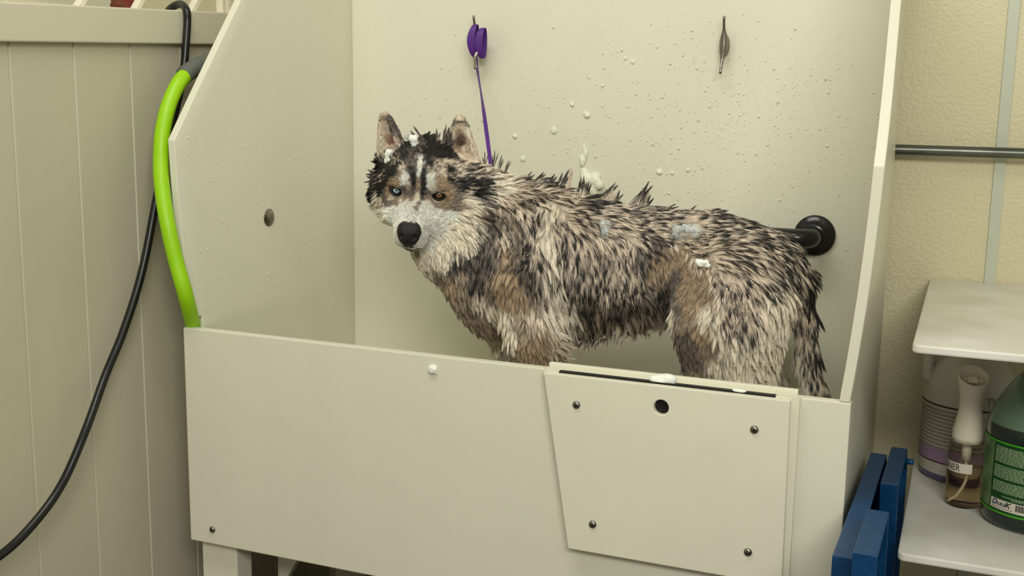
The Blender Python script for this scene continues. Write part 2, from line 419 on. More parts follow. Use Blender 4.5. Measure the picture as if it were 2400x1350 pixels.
def dist(pr, Q):
    kind, d = pr[0], pr[1]
    if kind == 'c':
        a, b, ra, rb, lat, ld = d; X = Q - a; B = b - a
        if lat != 1.0:
            X = X + np.outer(X @ ld, ld) * (lat - 1); B = B + ld * B.dot(ld) * (lat - 1)
        t = np.clip((X @ B) / B.dot(B), 0, 1); D_ = np.linalg.norm(X - np.outer(t, B), axis=1) - (ra + (rb - ra) * t)
        return D_ / (1 + (lat - 1) * .5)
    if kind in ('e', 's'):
        c, r, ax_ = d; X = (Q - c) @ ax_.T; k0 = np.linalg.norm(X / r, axis=1); k1 = np.linalg.norm(X / (r * r), axis=1)
        return k0 * (k0 - 1) / np.maximum(k1, 1e-6)
    base, L, a, b, c, w0, th = d
    X = Q - base; pa, pb, pc = X @ a, X @ b, X @ c
    h = np.clip(pa / L, -.25, 1); w = w0 * np.clip(1.01 - h, 0.01, 1) ** .5 * (1 - .25 * np.clip(.2 - h, 0, 1)); w = np.maximum(w, .004)
    t_ = th * (1 - .55 * np.clip(h, 0, 1)); pc2 = pc + .10 * w0 * np.clip(h, 0, 1)
    d1 = (np.sqrt((pb / w) ** 2 + (pc2 / t_) ** 2) - 1) * np.minimum(w, t_)
    d1 = np.maximum(d1, np.maximum(pa - L, -pa - .02))
    wi = w * .74; ti = t_ * 1.05
    di = (np.sqrt((pb / wi) ** 2 + ((pc2 - t_ * .95) / ti) ** 2) - 1) * np.minimum(wi, ti)
    di = np.maximum(di, np.maximum(pa - L * .88, -pa + L * .02))
    return np.maximum(d1, -di)
def smin(a, b, k):
    h = np.clip(.5 + .5 * (b - a) / k, 0, 1); return b * (1 - h) + a * h - k * h * (1 - h)
def sdf(Q):
    out = np.full(len(Q), .2)
    for pr in prims:
        k = pr[2]; mg = .05 if pr[0] != 's' else .03
        msk = np.all((Q > pr[3] - mg) & (Q < pr[4] + mg), axis=1)
        if not msk.any(): continue
        d = dist(pr, Q[msk])
        out[msk] = -smin(-out[msk], d, k) if pr[0] == 's' else smin(out[msk], d, k)
    return out
def grad(Q, e=.0015):
    g = np.stack([sdf(Q + np.eye(3)[i] * e) - sdf(Q - np.eye(3)[i] * e) for i in range(3)], 1)
    return g / np.maximum(np.linalg.norm(g, axis=1, keepdims=True), 1e-9)

def surface(lo, hi, h, prims):
    n3 = np.ceil((hi - lo) / h).astype(int) + 1
    G = np.full(tuple(n3), .2)
    ax3 = [lo[i] + h * np.arange(n3[i]) for i in range(3)]
    for pr in prims:
        mg = .035 if pr[0] != 's' else .015
        i0 = np.maximum(((pr[3] - mg - lo) / h).astype(int), 0); i1 = np.minimum(((pr[4] + mg - lo) / h).astype(int) + 2, n3)
        if (i1 <= i0).any(): continue
        g = np.meshgrid(*[ax3[i][i0[i]:i1[i]] for i in range(3)], indexing='ij'); Q = np.stack([q.ravel() for q in g], 1)
        sl = tuple(slice(i0[i], i1[i]) for i in range(3)); d = dist(pr, Q).reshape(g[0].shape)
        G[sl] = -smin(-G[sl], d, pr[2]) if pr[0] == 's' else smin(G[sl], d, pr[2])
    ins = G < 0
    cs = tuple(n3 - 1); acc = np.zeros(cs + (3,)); cnt = np.zeros(cs)
    for ax in range(3):
        s0 = [slice(None)] * 3; s1 = [slice(None)] * 3; s0[ax] = slice(0, -1); s1[ax] = slice(1, None)
        A, B = G[tuple(s0)], G[tuple(s1)]; cr_ = (A < 0) != (B < 0)
        t = np.where(cr_, A / np.where(cr_, A - B, 1), 0); o2 = [i for i in range(3) if i != ax]
        for d0 in (0, 1):
            for d1 in (0, 1):
                sl = [slice(None)] * 3; sl[o2[0]] = slice(d0, d0 + cs[o2[0]]); sl[o2[1]] = slice(d1, d1 + cs[o2[1]])
                c_ = cr_[tuple(sl)]; t_ = t[tuple(sl)]; cnt += c_
                acc[..., ax] += c_ * t_; acc[..., o2[0]] += c_ * d0; acc[..., o2[1]] += c_ * d1
    act = cnt > 0; idx = np.full(cs, -1); idx[act] = np.arange(act.sum())
    ijk = np.argwhere(act); vs = lo + h * (ijk + acc[act] / cnt[act][:, None])
    faces = []
    for ax in range(3):
        s0 = [slice(None)] * 3; s1 = [slice(None)] * 3; s0[ax] = slice(0, -1); s1[ax] = slice(1, None)
        A = ins[tuple(s0)]; B = ins[tuple(s1)]; e = np.argwhere(A != B); o2 = [(ax + 1) % 3, (ax + 2) % 3]
        e = e[(e[:, o2[0]] > 0) & (e[:, o2[1]] > 0)]
        def cell(d0, d1):
            q = e.copy(); q[:, o2[0]] -= d0; q[:, o2[1]] -= d1; return idx[q[:, 0], q[:, 1], q[:, 2]]
        f = np.stack([cell(1, 1), cell(0, 1), cell(0, 0), cell(1, 0)], 1)
        fl_ = A[e[:, 0], e[:, 1], e[:, 2]]
        f[~fl_] = f[~fl_][:, ::-1]; faces.append(f)
    return vs, np.concatenate(faces)

def suds(c, r, seed, squash=(1, 1, 1), n=6, spread=1.0):
    """a soft heap of foam: bubbles of froth melted into one skin"""
    q_ = random.Random(seed); keep_ = list(prims); prims.clear(); c = np.array(c, float); sq = np.array(squash, float)
    ell(c, r * sq, k=r * .5)
    for i in range(n):
        d = np.array([q_.uniform(-1, 1), q_.uniform(-1, 1), q_.uniform(-1, 1)]) * sq * r * spread; rr3 = r * q_.uniform(.35, .75)
        ell(c + d, rr3 * (sq * .5 + .5), k=r * .35)
    mine = list(prims); prims.clear(); prims.extend(keep_)
    lo_ = np.min([p[3] for p in mine], 0) - r * .3; hi_ = np.max([p[4] for p in mine], 0) + r * .3
    vs, fs = surface(lo_, hi_, max(r / 8, .0007), mine)
    vs = np.array([v + np.array(noise.noise_vector(Vector(v * 260))) * r * .07 for v in vs])
    return vs, fs

# ------------------------------------------------------------------ blue plastic steps stood on end between tub and shelves
def tray(x0, x1, poly, label, knob=None):
    """poly: outline in (y, z); an open-sided shallow tray: rim all round, web set back"""
    c = np.mean(poly, 0); t = empty('plastic_tray', (x0, c[0], -.0 + min(p[1] for p in poly) + ZO), label, 'tray', None)
    n = len(poly); P = np.array(poly, float)
    # inset polygon
    ins = []
    area2 = sum(P[i][0] * P[(i + 1) % n][1] - P[(i + 1) % n][0] * P[i][1] for i in range(n)); sg = 1 if area2 > 0 else -1
    for i in range(n):
        a, b, d = P[i - 1], P[i], P[(i + 1) % n]
        e1 = (b - a) / np.linalg.norm(b - a); e2 = (d - b) / np.linalg.norm(d - b)
        n1 = sg * np.array([-e1[1], e1[0]]); n2 = sg * np.array([-e2[1], e2[0]])
        ins.append(b + (n1 + n2) / (1 + n1.dot(n2)) * .004)
    vs = []; 
    for (x, Q) in ((x0, P), (x1, P), (x1, ins), (x0 + .004, ins)):
        vs += [(x, q[0], q[1] + ZO) for q in Q]
    fs = [tuple(range(n))]
    for k in range(3):
        for i in range(n): fs.append((k * n + i, k * n + (i + 1) % n, (k + 1) * n + (i + 1) % n, (k + 1) * n + i))
    fs.append(tuple(3 * n + i for i in range(n - 1, -1, -1)))
    mobj('shell', vs, fs, M['blue'], t, bevel=.0012)
    ys = np.linspace(min(p[0] for p in poly) + .06, max(p[0] for p in poly) - .06, 3)
    if knob:
        mobj('peg', *lathev([(.0055, 0), (.0055, .014), (.004, .017), (1e-4, .017)], 18, (x1 - .004, knob[0], knob[1] + ZO), 0), M['blue'], t, True)
    return t
tray(1.253, 1.281, [(-.262, -.140), (.365, -.186), (.40, -.23), (.45, -.86), (-.15, -.8995), (-.22, -.86), (-.262, -.34)], 'blue plastic tray stood on end flat against the side of the tub')
tray(1.2845, 1.314, [(-.345, -.098), (-.125, -.118), (.06, -.60), (.10, -.88), (.04, -.8995), (-.25, -.8995), (-.275, -.62)], 'short blue plastic tray stood on end, lowest and in front of the other two')
tray(1.286, 1.3145, [(.118, -.160), (.405, -.182), (.47, -.24), (.55, -.8995), (.40, -.8995), (.30, -.56)], 'blue plastic tray with a small peg, stood next to the shelf corner', knob=(.40, -.205))

# ------------------------------------------------------------------ bottles
def jug_v(c, R, H, zb, handle_dir):
    prof = [(.0, 0), (R * .9, 0), (R * .98, .006), (R, .016), (R, H * .56), (R * .985, H * .60), (R * .93, H * .66), (R * .80, H * .74), (R * .60, H * .83), (R * .38, H * .90), (R * .27, H * .925), (R * .255, H * .93), (R * .255, H)]
    prof = [(max(r, 1e-4), h) for r, h in prof]
    return lathev(prof, 56, (c[0], c[1], zb), 2)
def cyl_patch(c, R, zb, a0, a1, z0, z1, na=24, nz=2):
    """a label wrapped on a cylinder; angles measured from +x, z from the base"""
    vs, fs = [], []
    for j in range(nz):
        for i in range(na):
            a = a0 + (a1 - a0) * i / (na - 1); z = z0 + (z1 - z0) * j / (nz - 1)
            vs.append((c[0] + R * math.cos(a), c[1] + R * math.sin(a), zb + z))
    for j in range(nz - 1):
        for i in range(na - 1): fs.append((j * na + i, j * na + i + 1, (j + 1) * na + i + 1, (j + 1) * na + i))
    return vs, fs
def cyl_text(body, size, c, R, zb, a_start, z0, bold=False, shear=0.0, squeeze=1.0):
    """lettering bent round a cylinder, reading left to right when seen from outside"""
    cu = bpy.data.curves.new('lettering', 'FONT'); cu.body = body; cu.size = size; cu.shear = shear
    if bold: cu.offset = size * .02
    to = bpy.data.objects.new('lettering_source', cu); COL.objects.link(to)
    dg = bpy.context.evaluated_depsgraph_get(); dg.update()
    me = bpy.data.meshes.new_from_object(to.evaluated_get(dg))
    bm = bmesh.new(); bm.from_mesh(me)
    for _ in range(1):
        bmesh.ops.subdivide_edges(bm, edges=[e for e in bm.edges if e.calc_length() > size * .3], cuts=2)
    vs = [(c[0] + R * math.cos(a_start + v.co.x * squeeze / R), c[1] + R * math.sin(a_start + v.co.x * squeeze / R), zb + z0 + v.co.y) for v in bm.verts]
    bm.verts.index_update(); fs = [tuple(v.index for v in f.verts) for f in bm.faces]
    bm.free(); bpy.data.objects.remove(to); bpy.data.meshes.remove(me); bpy.data.curves.remove(cu)
    return vs, fs
ZS = -.259 + ZO
toc = math.atan2(CAM[1] - .33, CAM[0] - 1.5)          # direction from the bottles to the viewer

# clear-ish gallon jug with lilac label, at the back
M['jug_milk'] = mat('milky_jug', (196, 192, 178), 0.3, var=.05)
M['jug_lilac'] = mat('lilac_liquid', (92, 84, 118), 0.3)
M['label_grey'] = mat('label_grey', (188, 182, 164), 0.5)
M['label_text'] = mat('label_print', (150, 143, 128), 0.5, var=.3, vscale=900)
M['label_lilac'] = mat('label_lilac', (158, 132, 156), 0.5, var=.15, vscale=60)
M['maroon'] = mat('label_maroon', (62, 22, 34), 0.5)
cJ = (1.413, .535); RJ = .082; HJ = .30
jug = empty('gallon_jug', (cJ[0], cJ[1], ZS), 'milky gallon jug with a grey and lilac printed label, behind the spray bottle', 'jug')
v, f = jug_v(cJ, RJ, HJ, ZS, 0)
jb = mobj('bottle_body', v, f, [M['jug_milk'], M['jug_lilac']], jug, True)
for q in jb.data.polygons:
    if q.center.z + wloc(jb)[2] < ZS + .034: q.material_index = 1
hp = [(cJ[0] - .030, cJ[1] - .01, ZS + HJ * .92), (cJ[0] - .065, cJ[1] - .02, ZS + HJ * .86), (cJ[0] - .076, cJ[1] - .02, ZS + HJ * .74), (cJ[0] - .074, cJ[1] - .02, ZS + HJ * .62)]
tube('handle', smooth_path(hp, 6), .011, M['jug_milk'], jug, 16)
lathe('cap', [(1e-4, 0), (.0225, 0), (.0225, .018), (1e-4, .018)], M['white'], jug, (cJ[0], cJ[1], ZS + HJ - .002))
Rl = RJ + .0006
lab = mobj('label', *cyl_patch(cJ, Rl, ZS, toc - 1.5, toc + 1.15, .040, .150, 40), M['label_grey'], jug, True)
prt = []
for i in range(12):
    zt = .142 - .0072 * i
    prt.append(cyl_patch(cJ, Rl + .0004, ZS, toc - 1.45, toc + .35, zt - .0044, zt, 24))
mobj('label_print', *join(prt), M['label_text'], lab, True)
mobj('label_band', *cyl_patch(cJ, Rl + .0005, ZS, toc - 1.5, toc + 1.15, .040, .066, 40), M['label_lilac'], lab, True)
mobj('label_line', *cyl_patch(cJ, Rl + .0007, ZS, toc - 1.5, toc + 1.15, .1475, .1505, 40), M['maroon'], lab, True)
mobj('label_line', *cyl_patch(cJ, Rl + .0007, ZS, toc - 1.5, toc + 1.15, .0385, .0405, 40), M['maroon'], lab, True)
mobj('lettering', *cyl_text('The', .022, cJ, Rl + .0006, ZS, toc + .42, .160), M['label_text'], lab)

# trigger-less mist spray bottle
def glass(name, rgb, rough=.05, ior=1.4, alpha=None):
    m = mat(name, rgb, rough, trans=1.0, ior=ior); return m
M['clear'] = glass('clear_plastic', (246, 243, 232), .06, 1.15)
M['liquid'] = glass('cloudy_liquid', (236, 222, 198), .25, 1.05)
M['ink'] = mat('ink', (34, 32, 30), .5)
M['label_w'] = mat('label_white', (206, 200, 182), .45)
cS = (1.415, .363); RS = .0305
sp = empty('spray_bottle', (cS[0], cS[1], ZS), 'clear mist spray bottle with white head and white lettered label', 'bottle')
prof = [(1e-4, 0), (.026, 0), (.0295, .003), (RS, .010), (RS, .105), (.0275, .122), (.0235, .132), (.0235, .134), (1e-4, .134)]
lathe('bottle_body', prof, M['clear'], sp, (cS[0], cS[1], ZS))
lathe('liquid', [(1e-4, .003), (.027, .003), (.0285, .010), (.0285, .070), (1e-4, .070)], M['liquid'], sp, (cS[0], cS[1], ZS))
# head: flared collar, waist, oval open mouth cut at a slant
vs, fs = [], []; nn = 48
hp = [(.0, .0270, .0270, 0), (.010, .0270, .0270, 0), (.020, .0268, .0262, 0), (.045, .0215, .0205, 0), (.062, .0192, .0180, 0), (.078, .0195, .0180, 0), (.100, .0225, .0190, 0), (.120, .0262, .0195, 0)]
inn = [(.120, .0242, .0178, 0), (.110, .0225, .0165, 0), (.108, .0010, .0010, 0)]
ax = math.cos(toc + math.pi / 2), math.sin(toc + math.pi / 2)
for (h, ra, rb, _) in hp + inn:
    for k in range(nn):
        t = 2 * math.pi * k / nn; la, lb = ra * math.cos(t), rb * math.sin(t)
        slant = (0.004 * (la / .026) * -1 + .015 * (lb / .02)) * (max(0, h - .06) / .06)
        vs.append((cS[0] + ax[0] * la - ax[1] * lb, cS[1] + ax[1] * la + ax[0] * lb, ZS + .118 + h + slant))
for i in range(len(hp + inn) - 1):
    for k in range(nn): fs.append((i * nn + k, i * nn + (k + 1) % nn, (i + 1) * nn + (k + 1) % nn, (i + 1) * nn + k))
fs += [tuple(range(nn)), tuple((len(hp + inn) - 1) * nn + k for k in range(nn))]
hd = mobj('spray_head', vs, fs, M['white'], sp, True)
mobj('nozzle', *join([boxv(cS[0] - .008, cS[0] + .008, cS[1] - .008, cS[1] + .008, ZS - ZO + .2255, ZS - ZO + .236), boxv(cS[0] - .017, cS[0] + .017, cS[1] - .002, cS[1] + .002, ZS - ZO + .2255, ZS - ZO + .233)]), M['white'], hd, bevel=.001)
tube('pump_barrel', [(cS[0], cS[1], ZS + .128), (cS[0], cS[1], ZS + .083)], .0075, M['white'], sp, 16)
tube('dip_tube', smooth_path([(cS[0], cS[1], ZS + .083), (cS[0] + .003, cS[1], ZS + .05), (cS[0] - .008, cS[1] - .006, ZS + .02), (cS[0] - .022, cS[1] - .008, ZS + .006)], 6), .0022, M['white'], sp, 8)
lb = mobj('label', *cyl_patch(cS, RS + .0005, ZS, toc - 2.2, toc + .42, .066, .0835, 30), M['label_w'], sp, True)
mobj('lettering', *cyl_text('ONER', .0165, cS, RS + .0009, ZS, toc - 1.40, .0695, squeeze=.82), M['ink'], lb)

# green gallon jug
M['gj'] = glass('tinted_plastic', (150, 190, 160), .15, 1.15)
M['gj_s'] = mat('green_jug_plastic', (98, 122, 98), .25, var=.1, coat=.4)
M['gliq'] = mat('dark_green_liquid', (26, 36, 34), .22, coat=.5)
M['g_lab'] = mat('label_green', (20, 74, 26), .5, var=.35, vscale=30)
M['g_pale'] = mat('label_pale_green', (118, 140, 92), .5, rgb2=(60, 92, 50), vscale=35)
M['g_line'] = mat('label_line_green', (70, 168, 26), .5)
M['g_txt'] = mat('label_small_print', (150, 170, 130), .5)
M['g_blue'] = mat('logo_blue', (22, 34, 96), .5)
M['g_red'] = mat('logo_red', (120, 26, 26), .5)
cG = (1.527, .323); RG = .0835; HG = .295
gj = empty('gallon_jug', (cG[0], cG[1], ZS), 'gallon jug of dark green liquid with a green printed label', 'jug')
v, f = jug_v(cG, RG, HG, ZS, 0)
gb = mobj('bottle_body', v, f, [M['gj_s'], M['gliq']], gj, True)
for q in gb.data.polygons:
    if q.center.z + wloc(gb)[2] < ZS + .176: q.material_index = 1
lathe('cap', [(1e-4, 0), (.0225, 0), (.0225, .018), (1e-4, .018)], M['dark'], gj, (cG[0], cG[1], ZS + HG - .002))
hp = [(cG[0] + .02, cG[1] - .02, ZS + HG * .92), (cG[0] + .05, cG[1] - .045, ZS + HG * .85), (cG[0] + .058, cG[1] - .055, ZS + HG * .72), (cG[0] + .056, cG[1] - .055, ZS + HG * .6)]
tube('handle', smooth_path(hp, 6), .011, M['gj_s'], gj, 16)
R1 = RG + .0008
gl = mobj('label', *cyl_patch(cG, R1, ZS, toc - 1.75, toc + 1.3, .030, .152, 50), M['g_lab'], gj, True)
aP = toc - .92
mobj('label_picture', *cyl_patch(cG, R1 + .0003, ZS, toc - 1.74, aP, .034, .149, 24), M['g_pale'], gl, True)
mobj('label_line', *cyl_patch(cG, R1 + .0006, ZS, toc - 1.75, toc + 1.3, .150, .1528, 50), M['g_line'], gl, True)
mobj('label_line', *cyl_patch(cG, R1 + .0006, ZS, toc - 1.75, toc + 1.3, .0285, .0315, 50), M['g_line'], gl, True)
prt = []; rr_ = random.Random(3)
zt = .144
for para, nl in ((0, 10), (1, 8), (2, 7), (3, 2)):
    for i in range(nl):
        a = aP + .05 + (0 if para < 3 else .25 + .2 * i); aend = toc + 1.1
        while a < aend:
            w = rr_.uniform(.03, .11); prt.append(cyl_patch(cG, R1 + .0004, ZS, a, min(a + w, aend), zt - .0017, zt, 3)); a += w + .012
        zt -= .0028
    zt -= .0045
mobj('label_print', *join(prt), M['g_txt'], gl, True)
mobj('label_patch', *cyl_patch(cG, R1 + .0005, ZS, aP + .03, toc + 1.0, .0355, .0530, 30), M['label_w'], gl, True)
mobj('logo', *cyl_text('D', .0135, cG, R1 + .0009, ZS, aP + .07, .0425, True, .3), M['g_blue'], gl)
mobj('logo', *cyl_text('OUBLE', .0075, cG, R1 + .0009, ZS, aP + .165, .0430, True, .3, .8), M['g_blue'], gl)
mobj('logo', *cyl_text('K', .0130, cG, R1 + .0009, ZS, aP + .37, .0425, True, .3, 1.2), M['ink'], gl)
bars = []
a = aP + .60
for i in range(34):
    w = rr_.choice([.004, .004, .008, .012]); bars.append(cyl_patch(cG, R1 + .0009, ZS, a, a + w, .0400, .0515, 2)); a += w + rr_.choice([.004, .006, .009])
for k in range(8): bars.append(cyl_patch(cG, R1 + .0009, ZS, aP + .08 + .06 * k, aP + .12 + .06 * k, .0385, .0393, 2))
mobj('barcode', *join(bars), M['ink'], gl)

# ------------------------------------------------------------------ below the tub
tag(mobj('metal_canister', *lathev([(1e-4, 0), (.05, 0), (.054, .006), (.054, .30), (.050, .315), (.046, .318), (1e-4, .32)], 40, (.2, .18, .0), 2), M['canister'], None, True), 'dark metal canister standing on the floor under the tub', 'canister')
cr = []
cr.append(boxv(.30, .75, .10, .45, -ZO + .0005, -ZO + .012))
for (a, b, c, d) in ((.30, .75, .10, .112), (.30, .75, .438, .45), (.30, .312, .1125, .4375), (.738, .75, .1125, .4375)):
    for k in range(3): cr.append(boxv(a, b, c, d, -ZO + .0125 + .115 * k, -ZO + .0125 + .115 * k + .085))
for (x, y) in ((.313, .113), (.725, .113), (.313, .425), (.725, .425)): cr.append(boxv(x, x + .012, y, y + .012, -ZO + .0125, -ZO + .327))
tag(mobj('slatted_crate', *join(cr), M['crate']), 'brown slatted crate on the floor under the tub', 'crate')
tag(mobj('towel', *lathev([(1e-4, 0), (.09, .0), (.10, .03), (.085, .08), (.05, .11), (1e-4, .12)], 20, (.08, .40, 0.0), 2), M['red']), 'crumpled reddish brown towel on the floor under the tub', 'towel')
# red and brown rag showing above the rail
def lump(c, r, seed, amp=.35, sub=3, scl=1.0, squash=(1, 1, 1)):
    bm = bmesh.new(); bmesh.ops.create_icosphere(bm, subdivisions=sub, radius=1.0)
    vs = []
    for v in bm.verts:
        p = v.co.copy(); q = p * (1.0 + amp * noise.noise(p * 1.6 * scl + Vector((seed, 0, 0))) + amp * .5 * noise.noise(p * 4 * scl + Vector((0, seed, 0))))
        vs.append((c[0] + q.x * r * squash[0], c[1] + q.y * r * squash[1], c[2] + q.z * r * squash[2]))
    fs = [tuple(v.index for v in f.verts) for f in bm.faces]; bm.free(); return vs, fs
a = on(288, 10, 0, XL - .06)
tag(mobj('rag', *lump((a[0], a[1], a[2] + .004), .022, 3.3), M['red'], None, True), 'small red and brown rag tucked behind the vinyl rail', 'rag')
a = on(18, -4, 0, XL - .06)
tag(mobj('rag', *lump((a[0], a[1], a[2] + .004), .017, 5.3), M['red'], None, True), 'dark red scrap behind the rail at its near end', 'rag')

# ------------------------------------------------------------------ suds and drops
M['foam_wet'] = mat('thin_suds', (226, 227, 204), 0.35, bump=.2, bscale=420)
M['lather'] = mat('lather', (214, 222, 218), 0.4, bump=.4, bscale=500)
_nt = M['lather'].node_tree; _n = _nt.nodes.new('ShaderNodeTexNoise'); _n.inputs['Scale'].default_value = 130; _r = _nt.nodes.new('ShaderNodeValToRGB')
_r.color_ramp.elements[0].position = .30; _r.color_ramp.elements[1].position = .68; _r.color_ramp.elements[1].color = (.8, .8, .8, 1); _tc = _nt.nodes.new('ShaderNodeTexCoord')
_nt.links.new(_tc.outputs['Object'], _n.inputs['Vector']); _nt.links.new(_n.outputs[0], _r.inputs[0]); _nt.links.new(_r.outputs[0], _nt.nodes['Principled BSDF'].inputs['Alpha'])
def foam(px, py, plane, r, seed, label, group=None, squash=(1, 1, 1), n=5, spread=.8, mt='foam'):
    axis, val = plane; c = on(px, py, axis, val)
    return tag(mobj('soap_foam', *suds(c, r, seed, squash, n, spread), M[mt], None, True), label, 'foam', group)
foam(1013, 866, (1, -.003), .0085, 2, 'white blob of soap foam stuck on the front below its rim', n=3, squash=(1, .5, 1))
foam(1558, 889, (2, .004), .0105, 41, 'heap of white soap foam lying on the black slot of the tub door', n=14, squash=(1.9, 1, .8), spread=.75)
foam(1735, 916, (2, .002), .005, 6, 'small fleck of soap foam near the right end of the black slot', n=3, squash=(2, .8, .5))
for i, (px, py, r, lb_) in enumerate((
    (1298, 306, .0095, 'largest round foam fleck on the tub back, above the withers of the dog'), (1207, 320, .0065, 'small round foam fleck just beside the lower end of the leash'),
    (1225, 372, .008, 'foam fleck on the tub back just above the neck of the dog'), (1341, 243, .006, 'foam fleck on the tub back, upper of a close pair'),
    (1376, 270, .009, 'wide foam fleck on the tub back, lower of a close pair'), (1482, 145, .0055, 'larger fleck of the two highest ones on the tub back'),
    (1546, 403, .0075, 'foam fleck on the tub back above the back spikes, first of three in a row'), (1612, 398, .005, 'foam fleck on the tub back, the last of three in a row'),
    (1466, 137, .004, 'smaller fleck of the two highest ones on the tub back'), (1412, 200, .004, 'tiny foam fleck standing alone below the highest pair'), (1575, 405, .0045, 'foam fleck on the tub back, the middle of three in a row'))):
    c = on(px, py, 1, D - .001)
    tag(mobj('foam_fleck', *suds(c, r * .8, i, (1, .4, 1), 3, .6), M['foam_wet'], None, True), lb_, 'foam', 'foam flecks on the back of the tub')
foam(1390, 425, (1, D - .004), .017, 9, 'large soft smear of soap foam on the tub back just above the dog', n=12, squash=(1, .3, 1.2), spread=1.3, mt='foam_wet')
foam(1370, 362, (1, D - .002), .009, 12, 'faint trail of soap foam running down the tub back', n=7, squash=(.6, .25, 2.2), spread=1.2, mt='foam_wet')
# splashes: far too many to count
dv, dfc = [], []
bm = bmesh.new(); bmesh.ops.create_icosphere(bm, subdivisions=1, radius=1.0); SV = np.array([v.co[:] for v in bm.verts]); SF = [tuple(v.index for v in f.verts) for f in bm.faces]; bm.free()
def drop(c, r, flat, ax, el=1.0):
    s = np.array([r, r, r * el]); s[ax] *= flat; n0 = len(dv); dv.extend((SV * s + c).tolist()); dfc.extend([tuple(i + n0 for i in f) for f in SF])
for i in range(1500):
    if i < 950: px, py = rng.normal(1620, 210), rng.normal(290, 130)
    else: px, py = rng.uniform(900, 2000), rng.uniform(60, 620)
    if not (860 < px < 2060 and -20 < py < 700): continue
    c = on(px, py, 1, D)
    if c[0] > W - .03 or c[0] < .03 or c[2] > ZO + .75: continue
    drop(c, float(np.clip(rng.lognormal(-6.95, .5), .0005, .0034)), .38, 1, rng.uniform(.8, 1.7))
for i in range(420):
    px, py = rng.uniform(430, 800), rng.uniform(300, 790)
    c = on(px, py, 0, .0158)
    if .03 < c[1] < D - .01: drop(c + np.array([.0165 - flare(c[1], c[2] - ZO) - c[0], 0, 0]), float(np.clip(rng.lognormal(-7.0, .4), .0004, .0025)), .4, 0, rng.uniform(.8, 2.2))
M['drops'] = mat('droplets', (222, 221, 194), 0.18)
tag(mobj('water_droplets', dv, dfc, M['drops'], None, True), 'fine splashes of water and suds on the tub sides', 'droplets', None, 'stuff')

# ================================================================== the husky
def P(px, py, Y): return on(px, py, 1, Y)
H = P(994, 416, 0.235)
tv = CAM - H; tv /= np.linalg.norm(tv)
rv_ = right - tv * right.dot(tv); rv_ /= np.linalg.norm(rv_)
uv_ = np.cross(tv, rv_)
uv_ = uv_ if uv_[2] > 0 else -uv_
def rot(v, axis, ang):
    axis = axis / np.linalg.norm(axis); return v * math.cos(ang) + np.cross(axis, v) * math.sin(ang) + axis * axis.dot(v) * (1 - math.cos(ang))
TH, PH = math.radians(27), math.radians(10)
HF = tv * math.cos(TH) - uv_ * math.sin(TH)              # where the nose points
HU = uv_ * math.cos(TH) + tv * math.sin(TH)
HF2 = HF * math.cos(PH) - rv_ * math.sin(PH); HS = rv_ * math.cos(PH) + HF * math.sin(PH); HF = HF2
HS = HS * math.cos(.03) - HU * math.sin(.03); HU = np.cross(HS, HF); HU = HU if HU[2] > 0 else -HU
HB = np.array([HS, HF, HU])
def hl(s, f, u): return H + HS * s + HF * f + HU * u
def vp(px, py, dt):
    """point on a sight line, dt in front of (towards the viewer from) the head's middle"""
    r = RW @ np.array([px - 1200.0, py - 675.0, FP]); r /= np.linalg.norm(r)
    return CAM + r * ((H - CAM).dot(tv) + dt) / r.dot(tv)

# --- trunk (the dog stands a little askew: chest nearer the front, rump nearer the back)
LAT = 1.22
cone(P(1220, 612, .27), P(1330, 626, .28), .126, .116, .05, LAT)
cone(P(1330, 626, .28), P(1500, 628, .30), .114, .092, .05, LAT)
cone(P(1500, 622, .30), P(1660, 630, .31), .094, .084, .05, LAT)
cone(P(1660, 622, .31), P(1803, 634, .33), .086, .063, .05, 1.1)
cone(P(1250, 540, .27), P(1400, 575, .29), .058, .048, .05)          # withers
cone(P(1390, 575, .29), P(1640, 600, .32), .048, .044, .06)
ell(P(1165, 670, .25), (.075, .075, .100), k=.05)                    # fore chest
cone(P(1735, 602, .33), P(1788, 606, .34), .056, .048, .03)
# neck
cone(P(1195, 560, .27), P(1085, 500, .26), .100, .085, .05, 1.1)
cone(P(1085, 500, .26), hl(0, -.045, -.01), .084, .062, .05, 1.1)
cone(P(1145, 630, .25), P(1042, 575, .235), .082, .062, .05)
# fore legs: shoulder, elbow, wrist, paw
def leg(pts, k=.03):
    for (a, ra), (b, rb) in zip(pts[:-1], pts[1:]): cone(a, b, ra, rb, k)
FZ = -.30 + ZO
leg([(P(1235, 650, .20), .076), (P(1254, 775, .185), .050), (P(1246, 880, .18), .036), (np.array([.625, .175, FZ + .075]), .028), (np.array([.615, .170, FZ + .03]), .027)])
ell((.598, .168, FZ + .022), (.042, .029, .022), k=.015)
leg([(P(1180, 680, .33), .075), (P(1212, 790, .335), .046), (P(1205, 870, .335), .034), (np.array([.555, .335, FZ + .075]), .027), (np.array([.548, .335, FZ + .03]), .026)])
ell((.530, .333, FZ + .022), (.042, .029, .022), k=.015)
# hind legs: thigh, knee, hock (points back), shank, paw
leg([(P(1715, 665, .25), .086), (P(1698, 760, .22), .082), (P(1700, 850, .215), .062), (P(1745, 930, .215), .042), (np.array([1.035, .225, FZ + .13]), .026), (np.array([1.005, .222, FZ + .035]), .024)], .035)
ell((.985, .218, FZ + .022), (.044, .029, .022), k=.015)
cone(P(1775, 710, .235), P(1740, 840, .22), .058, .048, .04)
leg([(P(1745, 680, .40), .092), (P(1725, 780, .42), .075), (P(1760, 870, .42), .050), (P(1800, 930, .42), .036), (np.array([1.085, .42, FZ + .13]), .026), (np.array([1.055, .42, FZ + .035]), .024)], .035)
ell((1.035, .418, FZ + .022), (.044, .029, .022), k=.015)
